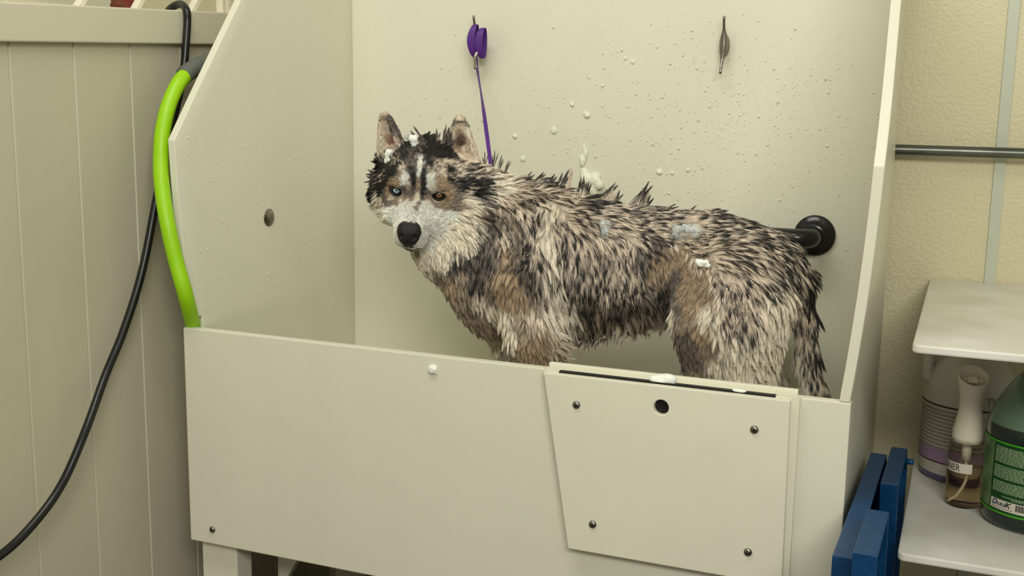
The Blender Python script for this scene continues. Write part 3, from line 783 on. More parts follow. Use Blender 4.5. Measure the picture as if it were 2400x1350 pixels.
# tail
leg([(P(1798, 624, .33), .046), (P(1855, 655, .335), .034), (P(1884, 740, .335), .017), (P(1892, 830, .33), .017), (P(1908, 920, .32), .019), (P(1922, 1010, .31), .012)], .015)
# --- head, in its own frame (side, forward, up)
ell(hl(0, -.008, -.002), (.074, .084, .064), HB, .02)
ell(hl(0, .045, .012), (.052, .040, .040), HB, .025)                 # forehead
for s in (-1, 1):
    ell(hl(s * .050, .005, -.034), (.046, .055, .046), HB, .025)     # cheek
    ell(hl(s * .036, .058, .022), (.019, .020, .013), HB, .014)      # brow
    ell(hl(s * .038, .072, -.038), (.026, .040, .022), HB, .022)     # cheekbone running into the muzzle
cone(hl(0, .060, -.012), hl(0, .148, -.036), .034, .0225, .018)
for s in (-1, 1): cone(hl(s * .014, .075, -.040), hl(s * .011, .146, -.052), .027, .0175, .014)
cone(hl(0, .040, -.060), hl(0, .132, -.070), .032, .0150, .010)      # lower jaw
ell(hl(0, .156, -.038), (.018, .012, .018), HB, .008)
EY = 0.0405
for s in (-1, 1): ell(hl(s * EY, .079, .004), (.0155, .014, .0105), HB, .007, sub=True)
earL = (vp(921, 366, -.022), vp(898, 264, -.012)); earR = (vp(1080, 385, -.018), vp(1079, 270, -.012))
ear(earL[0], earL[1], .0300, .017, tv * 1.0 - rv_ * .45 + uv_ * .1)
ear(earR[0], earR[1], .0350, .019, tv * 1.0 + rv_ * .15 + uv_ * .1)

# --- one continuous skin: surface nets over the distance field
lo = np.min([p[3] for p in prims], 0) - .02; hi = np.max([p[4] for p in prims], 0) + .02
lo[2] = FZ - .02
SVt, SFc = surface(lo, hi, .0042, prims)
for _ in range(2):
    g = grad(SVt); SVt = SVt - g * np.clip(sdf(SVt), -.003, .003)[:, None]
SVt[:, 2] = np.maximum(SVt[:, 2], FZ + .0006)

# --- coat chart: along the visible side, what the fur does there
# pixel x, y, lie of the fur (deg, 0 = towards the tail, 90 = down), length mm, lift, share of dark locks, ground colour; grey band under the cheek is painted-in shade
BASE = dict(c=(226, 216, 194), k=(220, 203, 180), t=(172, 149, 120), g=(124, 113, 102), w=(230, 229, 216), b=(34, 33, 31), n=(104, 82, 66), r=(168, 122, 106), s=(158, 141, 120))
CH = """
962 522 250 5 .12 0 w|945 515 240 5 .12 0 w|930 500 220 6 .12 0 w|925 520 210 6 .12 0 w|928 545 200 6 .12 0 w|935 565 200 5 .12 .0 w|948 582 200 5 .12 .3 g|925 488 210 7 .12 0 w|937 490 235 6 .12 0 w|947 497 250 5 .12 0 w|957 505 265 5 .12 0 w|970 508 280 5 .12 0 w|985 512 300 5 .12 0 w|1000 505 315 6 .12 0 w|995 490 310 6 .12 0 w|1010 488 330 7 .12 0 w|1025 498 345 8 .12 0 w|1045 500 350 10 .15 0 w|1000 525 330 6 .12 0 w|1020 520 345 8 .12 0 w|1040 520 355 10 .15 0 w|1000 545 20 6 .12 0 w|1020 545 20 9 .12 0 w|1060 505 5 14 .18 0 w|1058 525 20 16 .18 0 c|1010 565 50 9 .15 0 w|990 580 70 7 .15 0 w|975 590 90 7 .15 .15 s|1030 560 45 14 .18 0 c|905 500 160 16 .2 0 w
968 478 275 4 .12 0 w|960 486 270 4 .12 0 w|975 490 280 4 .12 0 s|966 497 275 5 .12 0 w|982 480 285 4 .12 .3 s|985 492 290 4 .12 .05 w|955 475 260 4 .12 .05 c|948 468 250 4 .12 .1 s|945 480 245 5 .12 0 w|940 474 240 5 .12 0 c|992 478 295 5 .12 0 w|990 484 295 5 .12 0 w|965 468 265 4 .12 .05 s
981 424 275 5 .12 0 s|980 435 275 5 .12 0 t|979 446 275 5 .12 0 s|978 458 275 4 .12 .05 c|975 468 275 4 .12 .0 c
969 410 270 7 .12 .9 b|970 420 270 6 .12 1 b|970 430 270 6 .12 .95 b|970 442 270 5 .12 .75 g|969 454 270 5 .12 .5 g|963 462 262 5 .12 .25 g|962 425 262 6 .12 .6 g
990 412 282 7 .12 .9 b|991 422 282 6 .12 1 b|992 433 284 6 .12 1 b|992 444 285 5 .12 1 b|991 455 285 5 .12 .9 b|989 466 285 5 .12 .7 g|998 450 295 5 .12 .3 g|998 462 300 5 .12 .2 s|1000 475 310 5 .12 0 c
951 412 250 8 .15 0 w|945 418 240 8 .15 0 w|955 420 255 7 .12 0 w|948 428 245 6 .12 0 w|956 431 258 6 .12 0 c|957 442 258 5 .12 .1 s|938 412 225 9 .15 .1 s
1004 415 305 8 .15 0 w|1012 415 310 8 .15 0 w|1005 426 305 6 .12 0 w|1014 426 315 6 .12 0 w|1003 438 300 5 .12 0 w|1011 437 310 5 .12 0 c|1022 420 320 8 .15 .05 s|1030 423 325 8 .15 .1 t|1040 427 330 8 .15 .15 t|1048 436 335 8 .15 .1 t|1026 430 320 6 .12 .0 t
983 378 275 12 .2 0 w|983 390 275 11 .18 0 w|983 400 275 9 .15 0 w|981 411 275 7 .12 0 w|986 384 275 12 .2 0 w|973 380 268 14 .25 .55 g|973 392 268 12 .2 .45 g|974 403 270 9 .15 .6 g|964 398 262 12 .2 .7 b|962 385 260 16 .22 .6 g|994 380 285 16 .25 .75 b|995 392 288 12 .2 .55 g|994 402 286 9 .15 .8 b|1003 402 300 12 .2 .6 k|1012 404 305 12 .2 .45 k|1022 408 315 14 .2 .5 k
930 428 210 7 .12 .2 t|920 426 200 9 .15 .3 t|913 440 190 7 .12 0 t|912 452 190 7 .12 0 t|920 464 205 6 .12 0 k|932 468 225 5 .12 0 s|943 464 240 5 .12 .1 s|950 455 250 5 .12 .3 g|903 450 180 9 .15 .45 g|903 465 185 9 .15 .4 g|907 478 195 8 .15 .3 g|918 477 205 7 .12 .1 g|930 478 220 6 .12 .05 s|950 445 255 5 .12 .5 g|906 430 190 12 .18 .8 b
1008 468 325 6 .12 .1 s|1018 472 340 6 .12 0 k|1030 475 350 6 .12 0 t|1042 472 355 7 .12 0 t|1054 462 355 8 .12 .05 t|1057 450 350 9 .15 .1 t|1050 478 355 9 .12 .05 s|1035 485 350 7 .12 .05 s|1018 482 340 6 .12 0 s|1066 470 0 12 .15 .3 g|1068 455 0 12 .15 .4 g|1062 485 5 12 .15 .15 g|1045 490 355 9 .12 0 s|1075 485 5 16 .2 .1 s|1062 440 345 12 .2 .5 g
1052 425 335 14 .2 .6 b|1040 410 325 16 .22 .6 k|1050 400 325 20 .22 .8 b|1062 415 340 22 .22 .65 k|1075 425 350 24 .25 .9 b|1065 400 340 22 .25 .35 k|1078 405 345 26 .25 .65 k|1088 415 350 28 .3 .5 k|1095 425 355 28 .3 .9 b|1105 415 355 30 .3 .6 k|1080 440 355 22 .25 .9 b|1098 442 0 28 .28 .7 k|1115 432 0 32 .3 1 b|1122 445 5 32 .3 1 b|1112 455 10 30 .3 .9 b|1092 395 345 26 .3 .6 k|1030 398 315 18 .22 .35 k
1000 350 290 20 .3 .95 b|1018 345 295 22 .3 1 b|1035 350 300 22 .3 .95 b|1045 370 305 20 .25 .8 b|1030 372 305 20 .25 .95 b|1012 370 295 18 .25 .95 b|998 366 285 16 .25 .8 b|1018 385 300 16 .22 .6 k|1035 388 315 18 .22 .5 k|1005 388 295 14 .2 .8 b|1005 330 280 24 .4 .9 b|985 350 275 22 .3 .5 g|970 365 262 20 .3 .7 g|950 372 245 22 .3 .8 b|935 380 230 22 .3 .7 k|955 350 255 24 .35 .85 b|945 392 240 18 .25 .7 k|930 395 220 20 .25 .85 b|958 405 255 10 .18 .6 g|1048 385 315 18 .22 .3 k
930 410 210 16 .2 .85 b|915 400 200 24 .25 .95 b|900 398 190 28 .28 .9 b|885 408 180 30 .3 1 b|900 415 185 24 .25 .6 k|915 415 195 18 .2 .9 b|880 422 178 30 .3 1 b|895 428 180 26 .25 1 b|885 440 172 28 .3 1 b|897 444 175 20 .2 .8 b|875 432 175 30 .3 1 b
885 460 150 24 .3 .1 c|882 475 140 26 .3 .1 c|888 490 140 26 .3 .2 c|895 472 160 16 .2 .05 c|900 488 160 16 .2 0 w|905 515 150 16 .25 .1 c|912 495 180 10 .15 0 w
1090 475 8 34 .25 .05 c|1110 480 15 38 .25 .2 c|1080 500 20 30 .25 0 c|1060 540 45 26 .25 0 c|1085 530 40 34 .25 .05 c|1110 520 40 38 .25 .3 c|1120 500 30 38 .25 .5 s|1135 470 20 36 .25 .5 g|1140 510 45 36 .2 .5 g|1100 550 55 36 .25 .2 c
1030 570 70 24 .25 0 c|1060 570 65 30 .25 .1 c|1000 595 85 20 .25 0 c|970 592 100 12 .2 .1 c|1020 600 80 26 .25 .1 c|990 615 90 22 .3 0 c
1150 400 350 34 .4 .1 c|1175 415 350 36 .35 0 c|1160 430 20 38 .3 0 c|1185 440 10 38 .3 .1 c|1150 460 40 38 .3 .1 c|1140 430 20 36 .3 .2 c|1195 425 345 36 .4 .2 c|1130 400 330 26 .4 .2 c|1180 470 50 38 .3 .3 k
1165 500 60 38 .25 .5 s|1150 540 70 36 .25 .5 g|1180 540 60 38 .25 .45 k|1120 580 75 34 .25 .75 g|1090 600 70 30 .25 .8 g|1060 620 70 26 .25 .7 g|1040 605 75 26 .25 .1 c|1025 630 75 24 .3 .3 s|1100 570 65 34 .25 .2 c|1080 640 80 26 .25 .2 s|1060 660 80 24 .3 .1 t|1130 620 80 30 .25 .7 g|1110 660 85 28 .25 .7 g|1090 680 80 26 .3 .3 s
1220 430 330 44 .4 .7 k|1260 430 330 44 .45 .7 k|1210 460 50 40 .3 .5 k|1240 470 60 40 .3 0.72 k|1225 500 75 40 .25 .6 k|1200 520 70 40 .25 .5 s|1250 510 90 44 .25 .65 k|1290 440 325 46 .45 .7 k|1280 480 100 50 .25 .15 c|1300 460 60 46 .3 .35 k|1270 530 110 48 .2 .1 c|1290 500 90 48 .2 .2 c
1210 570 80 38 .25 .5 g|1240 570 95 40 .25 0.81 k|1250 610 85 38 .25 0.81 k|1230 620 100 34 .25 .5 g|1190 590 90 32 .25 .3 t|1180 640 100 26 .3 .1 t|1210 650 100 26 .3 .15 t|1245 650 90 34 .25 .6 g|1160 610 85 28 .25 .5 g|1220 690 90 26 .3 .1 t|1250 690 85 34 .25 .3 s|1180 690 95 24 .3 .05 t|1150 680 100 24 .3 .3 s
1130 700 95 22 .3 0 c|1150 720 85 24 .3 0 c|1120 740 70 22 .3 .05 s|1140 760 70 22 .3 .05 s|1180 740 80 26 .3 0 c|1200 780 80 28 .3 0 c|1180 800 80 24 .3 .05 c|1220 760 85 26 .3 0 s|1250 750 80 30 .3 .1 k|1280 730 75 38 .25 .1 c|1230 810 85 24 .3 0 t|1270 790 70 30 .3 0 t|1300 780 60 38 .3 .1 k|1310 820 40 34 .4 .1 k|1290 840 60 26 .3 0 t|1250 850 85 20 .3 .2 t|1210 840 85 20 .3 .3 s|1310 850 30 30 .4 0 r|1180 850 90 18 .3 0 c|1250 950 90 16 .2 0 c|1190 950 90 16 .2 0 c
1290 560 80 50 .2 .1 c|1300 600 85 50 .2 .15 c|1290 640 80 50 .2 .1 c|1310 680 75 48 .2 .1 c|1330 720 70 46 .2 .15 c|1345 760 60 44 .3 .2 c|1310 540 85 46 .2 .7 k|1325 570 90 46 .2 .75 k|1330 610 92 46 .2 .7 k|1330 650 90 46 .2 .7 k|1345 690 85 44 .2 .6 s|1300 510 70 46 .2 .4 k
1340 470 10 46 .3 .7 k|1380 480 5 44 .2 0.85 k|1350 510 30 44 .2 .5 k|1400 520 15 42 .2 .55 k|1360 540 60 44 .2 .5 k|1390 560 70 44 .2 .5 k|1370 600 90 44 .2 .65 k|1370 650 92 44 .2 .65 k|1380 700 92 42 .2 .65 s|1400 640 90 42 .2 .7 k|1420 600 85 40 .2 .6 k|1420 680 90 40 .2 .75 k|1440 560 60 40 .2 .4 k|1430 530 30 42 .2 .5 k
1440 480 8 40 .2 0.77 k|1480 500 10 38 .2 0.81 k|1500 480 5 40 .25 .7 k|1520 520 15 36 .2 .75 k|1470 540 20 38 .2 .5 k|1500 560 50 34 .2 .5 k|1470 590 80 34 .2 .5 k|1450 630 85 36 .2 .65 k|1480 640 80 34 .2 .5 k|1500 600 70 30 .2 .65 g|1530 570 40 28 .2 .7 g|1500 670 60 30 .2 .6 k|1460 680 80 36 .2 .7 k|1540 600 70 24 .2 .4 t|1560 620 80 22 .2 .35 t|1530 640 70 24 .2 .4 t|1540 540 20 34 .2 .7 k
1400 740 88 54 .25 .5 s|1350 750 80 54 .25 .4 s|1440 720 85 36 .25 .5 g|1480 710 80 32 .25 .55 g|1520 690 75 28 .25 .5 g|1500 740 85 50 .3 .1 s|1450 760 88 60 .3 .1 c|1400 770 88 62 .3 .1 c|1540 720 85 36 .3 .3 g|1560 680 90 26 .25 .7 g|1560 750 90 42 .3 .1 c|1580 730 95 28 .3 .1 c|1360 780 80 60 .3 .1 c
1560 500 12 38 .2 0.72 k|1600 500 12 38 .2 0.72 k|1650 510 15 38 .2 0.77 k|1600 530 18 40 .2 .5 k|1650 545 20 40 .2 .6 k|1700 530 20 38 .2 0.72 k|1750 555 25 38 .2 0.77 k|1800 570 30 38 .2 0.77 k|1700 560 25 42 .2 .45 k|1750 590 32 42 .2 .55 k|1660 570 20 42 .2 0.77 k|1710 600 32 42 .2 0.77 k|1760 620 40 42 .2 .6 k|1800 620 45 42 .2 .65 k|1790 660 50 40 .2 0.72 k|1640 590 25 38 .2 .35 k|1680 615 35 38 .2 .4 k|1720 640 50 38 .2 .45 k|1840 620 50 38 .2 .65 k|1840 590 40 34 .2 0.72 k|1600 560 15 36 .2 .7 k
1590 600 90 14 .3 .25 t|1610 630 95 12 .3 .2 t|1640 650 90 12 .3 .25 t|1600 680 100 12 .3 .15 t|1620 720 110 14 .3 .15 t|1650 690 100 16 .3 .35 t|1690 670 85 26 .25 .6 k|1590 640 90 14 .3 .3 g|1580 690 100 16 .3 .3 g|1600 760 110 16 .3 .15 s|1590 720 100 16 .3 .2 g|1650 620 60 22 .3 .15 k|1700 700 80 34 .25 .4 k|1660 740 100 22 .3 .15 c|1640 780 110 18 .3 .2 t|1610 800 100 16 .3 .3 g|1630 840 100 16 .3 .35 g|1660 820 100 20 .3 .2 s
1740 670 75 38 .25 .45 k|1770 700 80 38 .25 .5 k|1740 720 80 38 .25 .55 k|1710 740 75 36 .25 .5 k|1750 760 80 34 .25 .45 k|1800 700 85 36 .25 .05 c|1820 690 85 34 .25 .05 c|1840 700 85 32 .25 0 c|1830 750 88 32 .25 0 c|1800 750 85 34 .25 .05 c|1780 790 85 32 .3 .05 c|1820 800 80 30 .35 0 c|1740 800 85 32 .3 .2 c|1700 790 85 30 .3 .15 c|1760 830 85 30 .35 .05 c|1800 840 75 30 .4 0 c|1720 840 85 30 .3 .05 c|1680 860 90 26 .3 .1 c|1700 890 90 28 .3 0 c|1750 870 85 30 .35 0 c|1650 880 95 18 .3 .2 s|1740 900 90 26 .3 0 c|1780 880 80 28 .35 0 c
1870 640 60 40 .2 .7 k|1900 670 70 42 .2 .85 b|1860 680 65 40 .2 .5 k|1915 720 85 44 .15 1 b|1890 740 85 44 .15 .6 k|1870 760 88 44 .15 .3 k|1925 780 88 44 .15 1 b|1900 800 88 46 .15 .7 k|1875 830 88 46 .15 .1 c|1925 830 85 46 .15 .9 b|1905 870 82 46 .15 .65 k|1880 890 85 46 .15 .1 c|1930 890 80 46 .15 .75 k|1910 930 80 46 .15 .7 k|1940 930 80 46 .15 .8 b|1925 1000 85 44 .2 .7 k
898 270 280 4 .15 .1 k|892 290 280 5 .15 0 k|890 310 280 6 .15 0 k|905 310 285 7 .15 0 k|908 325 285 7 .15 0 t|917 335 285 7 .15 0 r|892 330 275 7 .15 0 c|888 350 265 9 .2 0 c|912 280 295 4 .15 .5 g|924 300 298 4 .15 .5 g|937 325 300 5 .15 .5 g|928 330 295 7 .2 0 k|905 350 270 9 .2 0 k|902 290 285 5 .15 0 k|920 350 285 8 .2 0 k
1078 276 275 4 .15 .1 k|1082 292 275 6 .15 0 k|1075 310 275 8 .15 0 t|1082 325 275 8 .15 0 n|1078 340 275 8 .15 0 n|1095 310 280 7 .15 0 c|1103 330 280 8 .15 0 k|1070 300 270 6 .15 0 k|1062 320 266 5 .15 0 k|1056 335 264 5 .15 .4 g|1108 355 285 10 .2 0 k|1090 355 275 10 .2 0 k|1072 355 270 9 .2 0 t|1062 290 265 4 .15 .4 g|1098 290 280 4 .15 .3 g|1110 325 282 5 .15 .1 k|1090 375 275 10 .2 0 k
"""
rows = [r.split() for ln in CH.strip().splitlines() for r in ln.split('|')]
CP = np.array([[float(x) for x in r[:6]] for r in rows]); CB = np.array([lin(BASE[r[6]]) for r in rows])
rays = (RW @ np.stack([CP[:, 0] - 1200, CP[:, 1] - 675, np.full(len(CP), FP)])).T; rays /= np.linalg.norm(rays, axis=1, keepdims=True)
def march(rays, n=70):
    t = np.full(len(rays), 1.55); best = np.full(len(rays), 9.); bt = t.copy(); done = np.zeros(len(rays), bool)
    for _ in range(n):
        d = sdf(CAM + rays * t[:, None]); upd = (d < best) & ~done; bt[upd] = t[upd]; best[upd] = d[upd]
        done |= d < .0008; t = np.where(done, t, t + np.clip(d * .7, .0008, .03))
    return CAM + rays * bt[:, None]
C3 = march(rays)
right_, up_v = right, up
a_ = np.radians(CP[:, 2]); CFL = np.cos(a_)[:, None] * right_ - np.sin(a_)[:, None] * up_v
MID = lambda X: .27 + (X[:, 0] - .5) * .12                          # the dog's middle plane, chest to tail
def to_near(Q):
    """the far flank wears the same coat as the near one"""
    Q = Q.copy(); mm = MID(Q); body_ = Q[:, 0] > .52; far = body_ & (Q[:, 1] > mm)
    Q[far, 1] = 2 * mm[far] - Q[far, 1]; return Q, far
def chart(Q, fine=False):
    Q2, far = to_near(Q); sc_ = np.where(Q2[:, 0] > .5, .45, .9)
    out_fl = np.zeros((len(Q), 3)); out = np.zeros((len(Q), 6)); 
    for i in range(0, len(Q), 20000):
        q = Q2[i:i + 20000]; df = q[:, None, :] - C3[None]; df[..., 1] *= sc_[i:i + 20000][:, None]
        d2 = (df ** 2).sum(-1); w = 1 / (d2 + (.0035) ** 2) ** 2.4; w /= w.sum(1, keepdims=True)
        out_fl[i:i + 20000] = w @ CFL; out[i:i + 20000, :3] = w @ CP[:, 3:6]
        w2 = w ** 1.3; w2 /= w2.sum(1, keepdims=True); out[i:i + 20000, 3:] = w2 @ CB
    return out_fl, out

# skin colours
_, kc = chart(SVt)
dk = np.clip(kc[:, 2], 0, 1)[:, None]
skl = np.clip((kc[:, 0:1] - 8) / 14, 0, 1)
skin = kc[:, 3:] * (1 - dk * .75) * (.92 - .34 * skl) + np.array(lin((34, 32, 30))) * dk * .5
dog = empty('dog', (.80, .28, FZ), 'wet grey and tan husky standing in the tub with soapy spiked fur', 'dog')
body = mobj('body', SVt, SFc, [], dog, True)
M['skin'] = mat('coat_ground', (150, 120, 90), .6)
nt = M['skin'].node_tree; at_ = nt.nodes.new('ShaderNodeAttribute'); at_.attribute_name = 'coat'
nt.links.new(at_.outputs['Color'], nt.nodes['Principled BSDF'].inputs['Base Color'])
body.data.materials.clear(); body.data.materials.append(M['skin'])
ca = body.data.attributes.new('coat', 'FLOAT_COLOR', 'POINT'); ca.data.foreach_set('color', np.concatenate([skin, np.ones((len(skin), 1))], 1).astype(np.float32).ravel())

# --- fur: hairs gathered into wet locks
tri = np.concatenate([SFc[:, [0, 1, 2]], SFc[:, [0, 2, 3]]]); A3, B3, C3_ = SVt[tri[:, 0]], SVt[tri[:, 1]], SVt[tri[:, 2]]
ar = np.linalg.norm(np.cross(B3 - A3, C3_ - A3), axis=1) / 2; cen = (A3 + B3 + C3_) / 3
hd_local = (cen - H) @ HB.T
is_head = (np.abs(hd_local[:, 0]) < .12) & (hd_local[:, 1] > -.06) & (np.abs(hd_local[:, 2]) < .16) & (np.linalg.norm(cen - H, axis=1) < .19)
def sample(n, dens):
    w = ar * dens; i = rng.choice(len(tri), n, p=w / w.sum()); u = rng.random((n, 2)); fl_ = u.sum(1) > 1; u[fl_] = 1 - u[fl_]
    return A3[i] + (B3[i] - A3[i]) * u[:, :1] + (C3_[i] - A3[i]) * u[:, 1:], is_head[i]
dens = np.where(is_head, 6.5, 1.0) * np.where(cen[:, 2] < FZ + .12, .3, 1.0) * np.where(cen[:, 1] > MID(cen) + .06, .55, 1.0)
NL, NH, NP = 14000, 400000, 7
LC, LH = sample(NL, np.where(is_head, 2.6, 1.0) * np.where(cen[:, 2] < FZ + .12, .5, 1.0))
HR, HH = sample(NH, dens)
def flow_at(Q):
    n_ = grad(Q); fl_, ch = chart(Q); fl_ = fl_ - n_ * (fl_ * n_).sum(1, keepdims=True)
    ln = np.linalg.norm(fl_, axis=1, keepdims=True); dn = np.array([[0, 0, -1.]]) - n_ * (-n_[:, 2:3])
    fl_ = np.where(ln > .12, fl_ / np.maximum(ln, 1e-6), dn / np.maximum(np.linalg.norm(dn, axis=1, keepdims=True), 1e-6)); return n_, fl_, ch
nL, fL, cL = flow_at(LC)
# lock paths
side_ = np.cross(nL, fL)
lenL = cL[:, 0] * np.where(cL[:, 0] > 12, .90, .7) / 1000 * rng.uniform(.72, 1.25, NL); liftL = np.clip(cL[:, 1] * rng.uniform(.35, 1.55, NL), .05, .9)
dir0 = fL * (1 - liftL)[:, None] + nL * liftL[:, None] + side_ * rng.normal(0, .13, NL)[:, None]
dir0 /= np.linalg.norm(dir0, axis=1, keepdims=True)
curl = rng.normal(0, .28, NL)
LP = np.zeros((NL, NP, 3)); LP[:, 0] = LC; pos = LC.copy(); T = np.linspace(0, 1, NP)
for j in range(1, NP):
    t = T[j]; dd = dir0 * (1 - .55 * t) + fL * (.45 * t) + side_ * (curl * (t - .35) * .8)[:, None] + np.array([0, 0, -.22 * t])
    dd /= np.linalg.norm(dd, axis=1, keepdims=True); pos = pos + dd * (lenL / (NP - 1))[:, None]
    d = sdf(pos); push = np.clip((.0015 + .002 * liftL * 2 * min(t * 2, 1)) - d, 0, .02)
    if (push > 0).any(): pos = pos + grad(pos) * push[:, None]
    LP[:, j] = pos
offL = LP - LC[:, None]
# streaky choice of dark locks
def streak(Q, fl_, sc1, comp):
    q = Q - fl_ * (Q * fl_).sum(1, keepdims=True) * comp
    return np.array([noise.noise(Vector(v * sc1)) for v in q])
st1 = streak(LC, fL, 100, .80); st2 = np.array([noise.noise(Vector(v * 38)) for v in LC])
val = cL[:, 2] * .92 + st1 * .62 + st2 * .16 + rng.normal(0, .13, NL)
darkL = np.clip((val - .42) / .16, 0, 1) * (cL[:, 2] > .02)
kd = kdtree.KDTree(NL)
for i, p_ in enumerate(LC): kd.insert(p_, i)
kd.balance()
own = np.array([kd.find(p_)[1] for p_ in HR])
nH, fH, cH = flow_at(HR)
keep = ((nH * nL[own]).sum(1) > .2) & (np.linalg.norm(HR - LC[own], axis=1) < .016)
# nothing grows on nose, eyes or the mouth line
hl_ = (HR - H) @ HB.T
for s in (-1, 1): keep &= np.linalg.norm((hl_ - np.array([s * EY, .074, .004])) / np.array([.0165, .026, .0115]), axis=1) > 1
keep &= np.linalg.norm((hl_ - np.array([0, .163, -.040])) / np.array([.023, .022, .0255]), axis=1) > 1
HR, own, cH, nH, fH = HR[keep], own[keep], cH[keep], nH[keep], fH[keep]; NH = len(HR)
long_ = np.clip((cH[:, 0] - 8) / 20, 0, 1)
ratio = np.clip(cH[:, 0] / np.maximum(cL[own, 0], 1), .4, 1.6) * rng.uniform(.75, 1.08, NH)
HPt = HR[:, None] + offL[own] * ratio[:, None, None]
cl = (.15 + .80 * long_ * rng.uniform(.75, 1.1, NH))[:, None] * T[None] ** .8
goal = LP[own] + (HPt - HR[:, None] - offL[own]) * .6
HPt = HPt + (goal - HPt) * np.clip(cl, 0, .95)[..., None]
HPt += (rng.normal(0, 1, (NH, 1, 3)) * (T ** 1.5)[None, :, None]) * (.0004 + .0005 * long_)[:, None, None]
# colour along each hair
st3 = np.array([noise.noise(Vector(v)) for v in (HR - fH * (HR * fH).sum(1, keepdims=True) * .92) * 270])
st4 = st1[own]
vh = cH[:, 2] * 1.03 + st4 * .62 + st2[own] * .12 + st3 * .60 + rng.normal(0, .05, NH)
dh = np.clip((vh - .37) / .12, 0, 1) * (cH[:, 2] > .02) * long_ + (1 - long_) * np.clip((cH[:, 2] + rng.normal(0, .12, NH) - .32) / .3, 0, 1); base_c = cH[:, 3:] * rng.normal(1, .09, (NH, 1)) * (1 + .10 * rng.normal(0, 1, (NL, 1))[own] * .8)
fullb = np.clip((cH[:, 2] - .8) / .2, 0, 1)
dkc = np.array(lin((36, 35, 33))) * rng.uniform(.6, 1.5, (NH, 1))
start = np.where(fullb > 0, .0, .30)[:, None] * (1 - fullb[:, None]) + rng.uniform(-.1, .12, (NH, 1))
mixd = np.clip((T[None] - start) / .3, 0, 1) * dh[:, None]
root_shade = .70 + .30 * np.clip(T / .4, 0, 1)  # roots darkened to paint shade into the gaps between locks
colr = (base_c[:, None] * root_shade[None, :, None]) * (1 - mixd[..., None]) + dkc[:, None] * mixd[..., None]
rad0 = .00040 - .00021 * (1 - long_) ; radr = rad0[:, None] * np.clip(1.15 - T[None] ** 2.2, .18, 1)

# --- standing wet spikes and stray wisps: base x, y, width, tip x, y, hairs, colour
TU = """1310 440 26 1334 398 90 b|1300 445 22 1318 405 60 b|1332 445 14 1340 392 70 k|1352 450 10 1362 418 50 b|1365 450 12 1368 412 60 b|1380 455 10 1380 425 40 b
1410 468 40 1443 428 130 b|1440 470 24 1452 446 60 b|1425 470 30 1436 440 80 k|1490 478 44 1519 428 150 b|1500 482 26 1524 444 80 k|1510 484 20 1526 456 60 b|1250 432 24 1275 404 70 g|1280 436 26 1300 408 70 b|1225 425 20 1246 402 50 b|1610 492 20 1632 482 40 b|1660 496 26 1690 490 50 b|1560 486 20 1585 478 40 b
1000 335 22 968 294 70 g|1000 345 20 962 306 60 g|1035 340 16 1046 292 60 g|1028 332 14 1022 300 50 b|1050 345 16 1052 300 50 g|1142 385 12 1136 352 20 g|1155 392 10 1160 350 26 g|1172 400 12 1176 364 26 b|1185 405 10 1196 372 20 g
880 405 24 862 398 60 b|884 420 26 860 414 70 b|886 432 26 864 432 70 b|884 445 22 866 450 60 b|900 490 22 874 494 60 c|905 505 22 886 514 50 c|1110 400 16 1132 392 40 b|1125 425 20 1146 420 50 b|1130 440 20 1152 446 50 b
1310 800 30 1342 806 90 k|1310 830 26 1340 832 70 k|1315 845 24 1336 856 60 k|1300 780 30 1336 790 80 c|1800 800 30 1838 806 60 c|1790 840 30 1822 850 60 c|1770 870 30 1800 888 60 c|1730 890 26 1748 906 50 c"""
tu_rows = [r.split() for ln in TU.splitlines() for r in ln.split('|')]
tb = np.array([[float(x) for x in r[:6]] for r in tu_rows])
rr = (RW @ np.stack([tb[:, 0] - 1200, tb[:, 1] - 675, np.full(len(tb), FP)])).T; rr /= np.linalg.norm(rr, axis=1, keepdims=True)
TB = march(rr)
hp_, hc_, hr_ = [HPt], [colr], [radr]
for i, r in enumerate(tu_rows):
    b_ = TB[i]; dep = (b_ - CAM) @ (RW @ [0, 0, 1]); mm_ = dep / FP
    tip = b_ + right * (tb[i, 3] - tb[i, 0]) * mm_ - up * (tb[i, 4] - tb[i, 1]) * mm_ + back * rng.normal(0, .006)
    k = int(tb[i, 5] * 1.7); wd_ = tb[i, 2] * mm_ / 2
    o3 = rng.normal(0, .5, (k, 3)) * wd_ * (.6 if r[6] == 'g' else .9); root = b_ + o3
    d = sdf(root); root = root - grad(root) * np.clip(d, -.03, .03)[:, None]
    sub = rng.integers(0, 3, k); tips = tip + (np.array([[0, 0, 0], [.006, .002, -.007], [-.004, -.003, -.012]]) * rng.uniform(.5, 1.3))[sub] + rng.normal(0, .0008, (k, 3))
    tips = root + (tips - root) * rng.uniform(.75, 1.05, (k, 1))
    bend = np.cross(tip - b_, back); bend = bend / np.linalg.norm(bend) * np.linalg.norm(tip - b_) * rng.normal(0, .06)
    tt = T[None, :, None]; pth = root[:, None] * (1 - tt) + tips[:, None] * tt + bend * (tt * (1 - tt) * 4) + ((tip - b_) * .0) 
    pth += (b_ - root)[:, None] * (tt * (1 - tt) * .9)
    g_ = np.array(lin(BASE['k' if r[6] == 'b' else r[6]])); bc = g_ * rng.normal(1, .12, (k, 1))
    md = np.clip((T[None] - rng.uniform(-.25, .35, (k, 1))) / .35, 0, 1)[..., None] * (.95 if r[6] == 'b' else (.6 if r[6] == 'g' else .15))
    hp_.append(pth); hc_.append(bc[:, None] * (1 - md) + np.array(lin((36, 35, 33))) * md); hr_.append(np.tile(.00045 * np.clip(1.1 - T ** 2, .2, 1), (k, 1)))
HPt = np.concatenate(hp_); colr = np.clip(np.concatenate(hc_), .002, .95); radr = np.concatenate(hr_); NH = len(HPt)
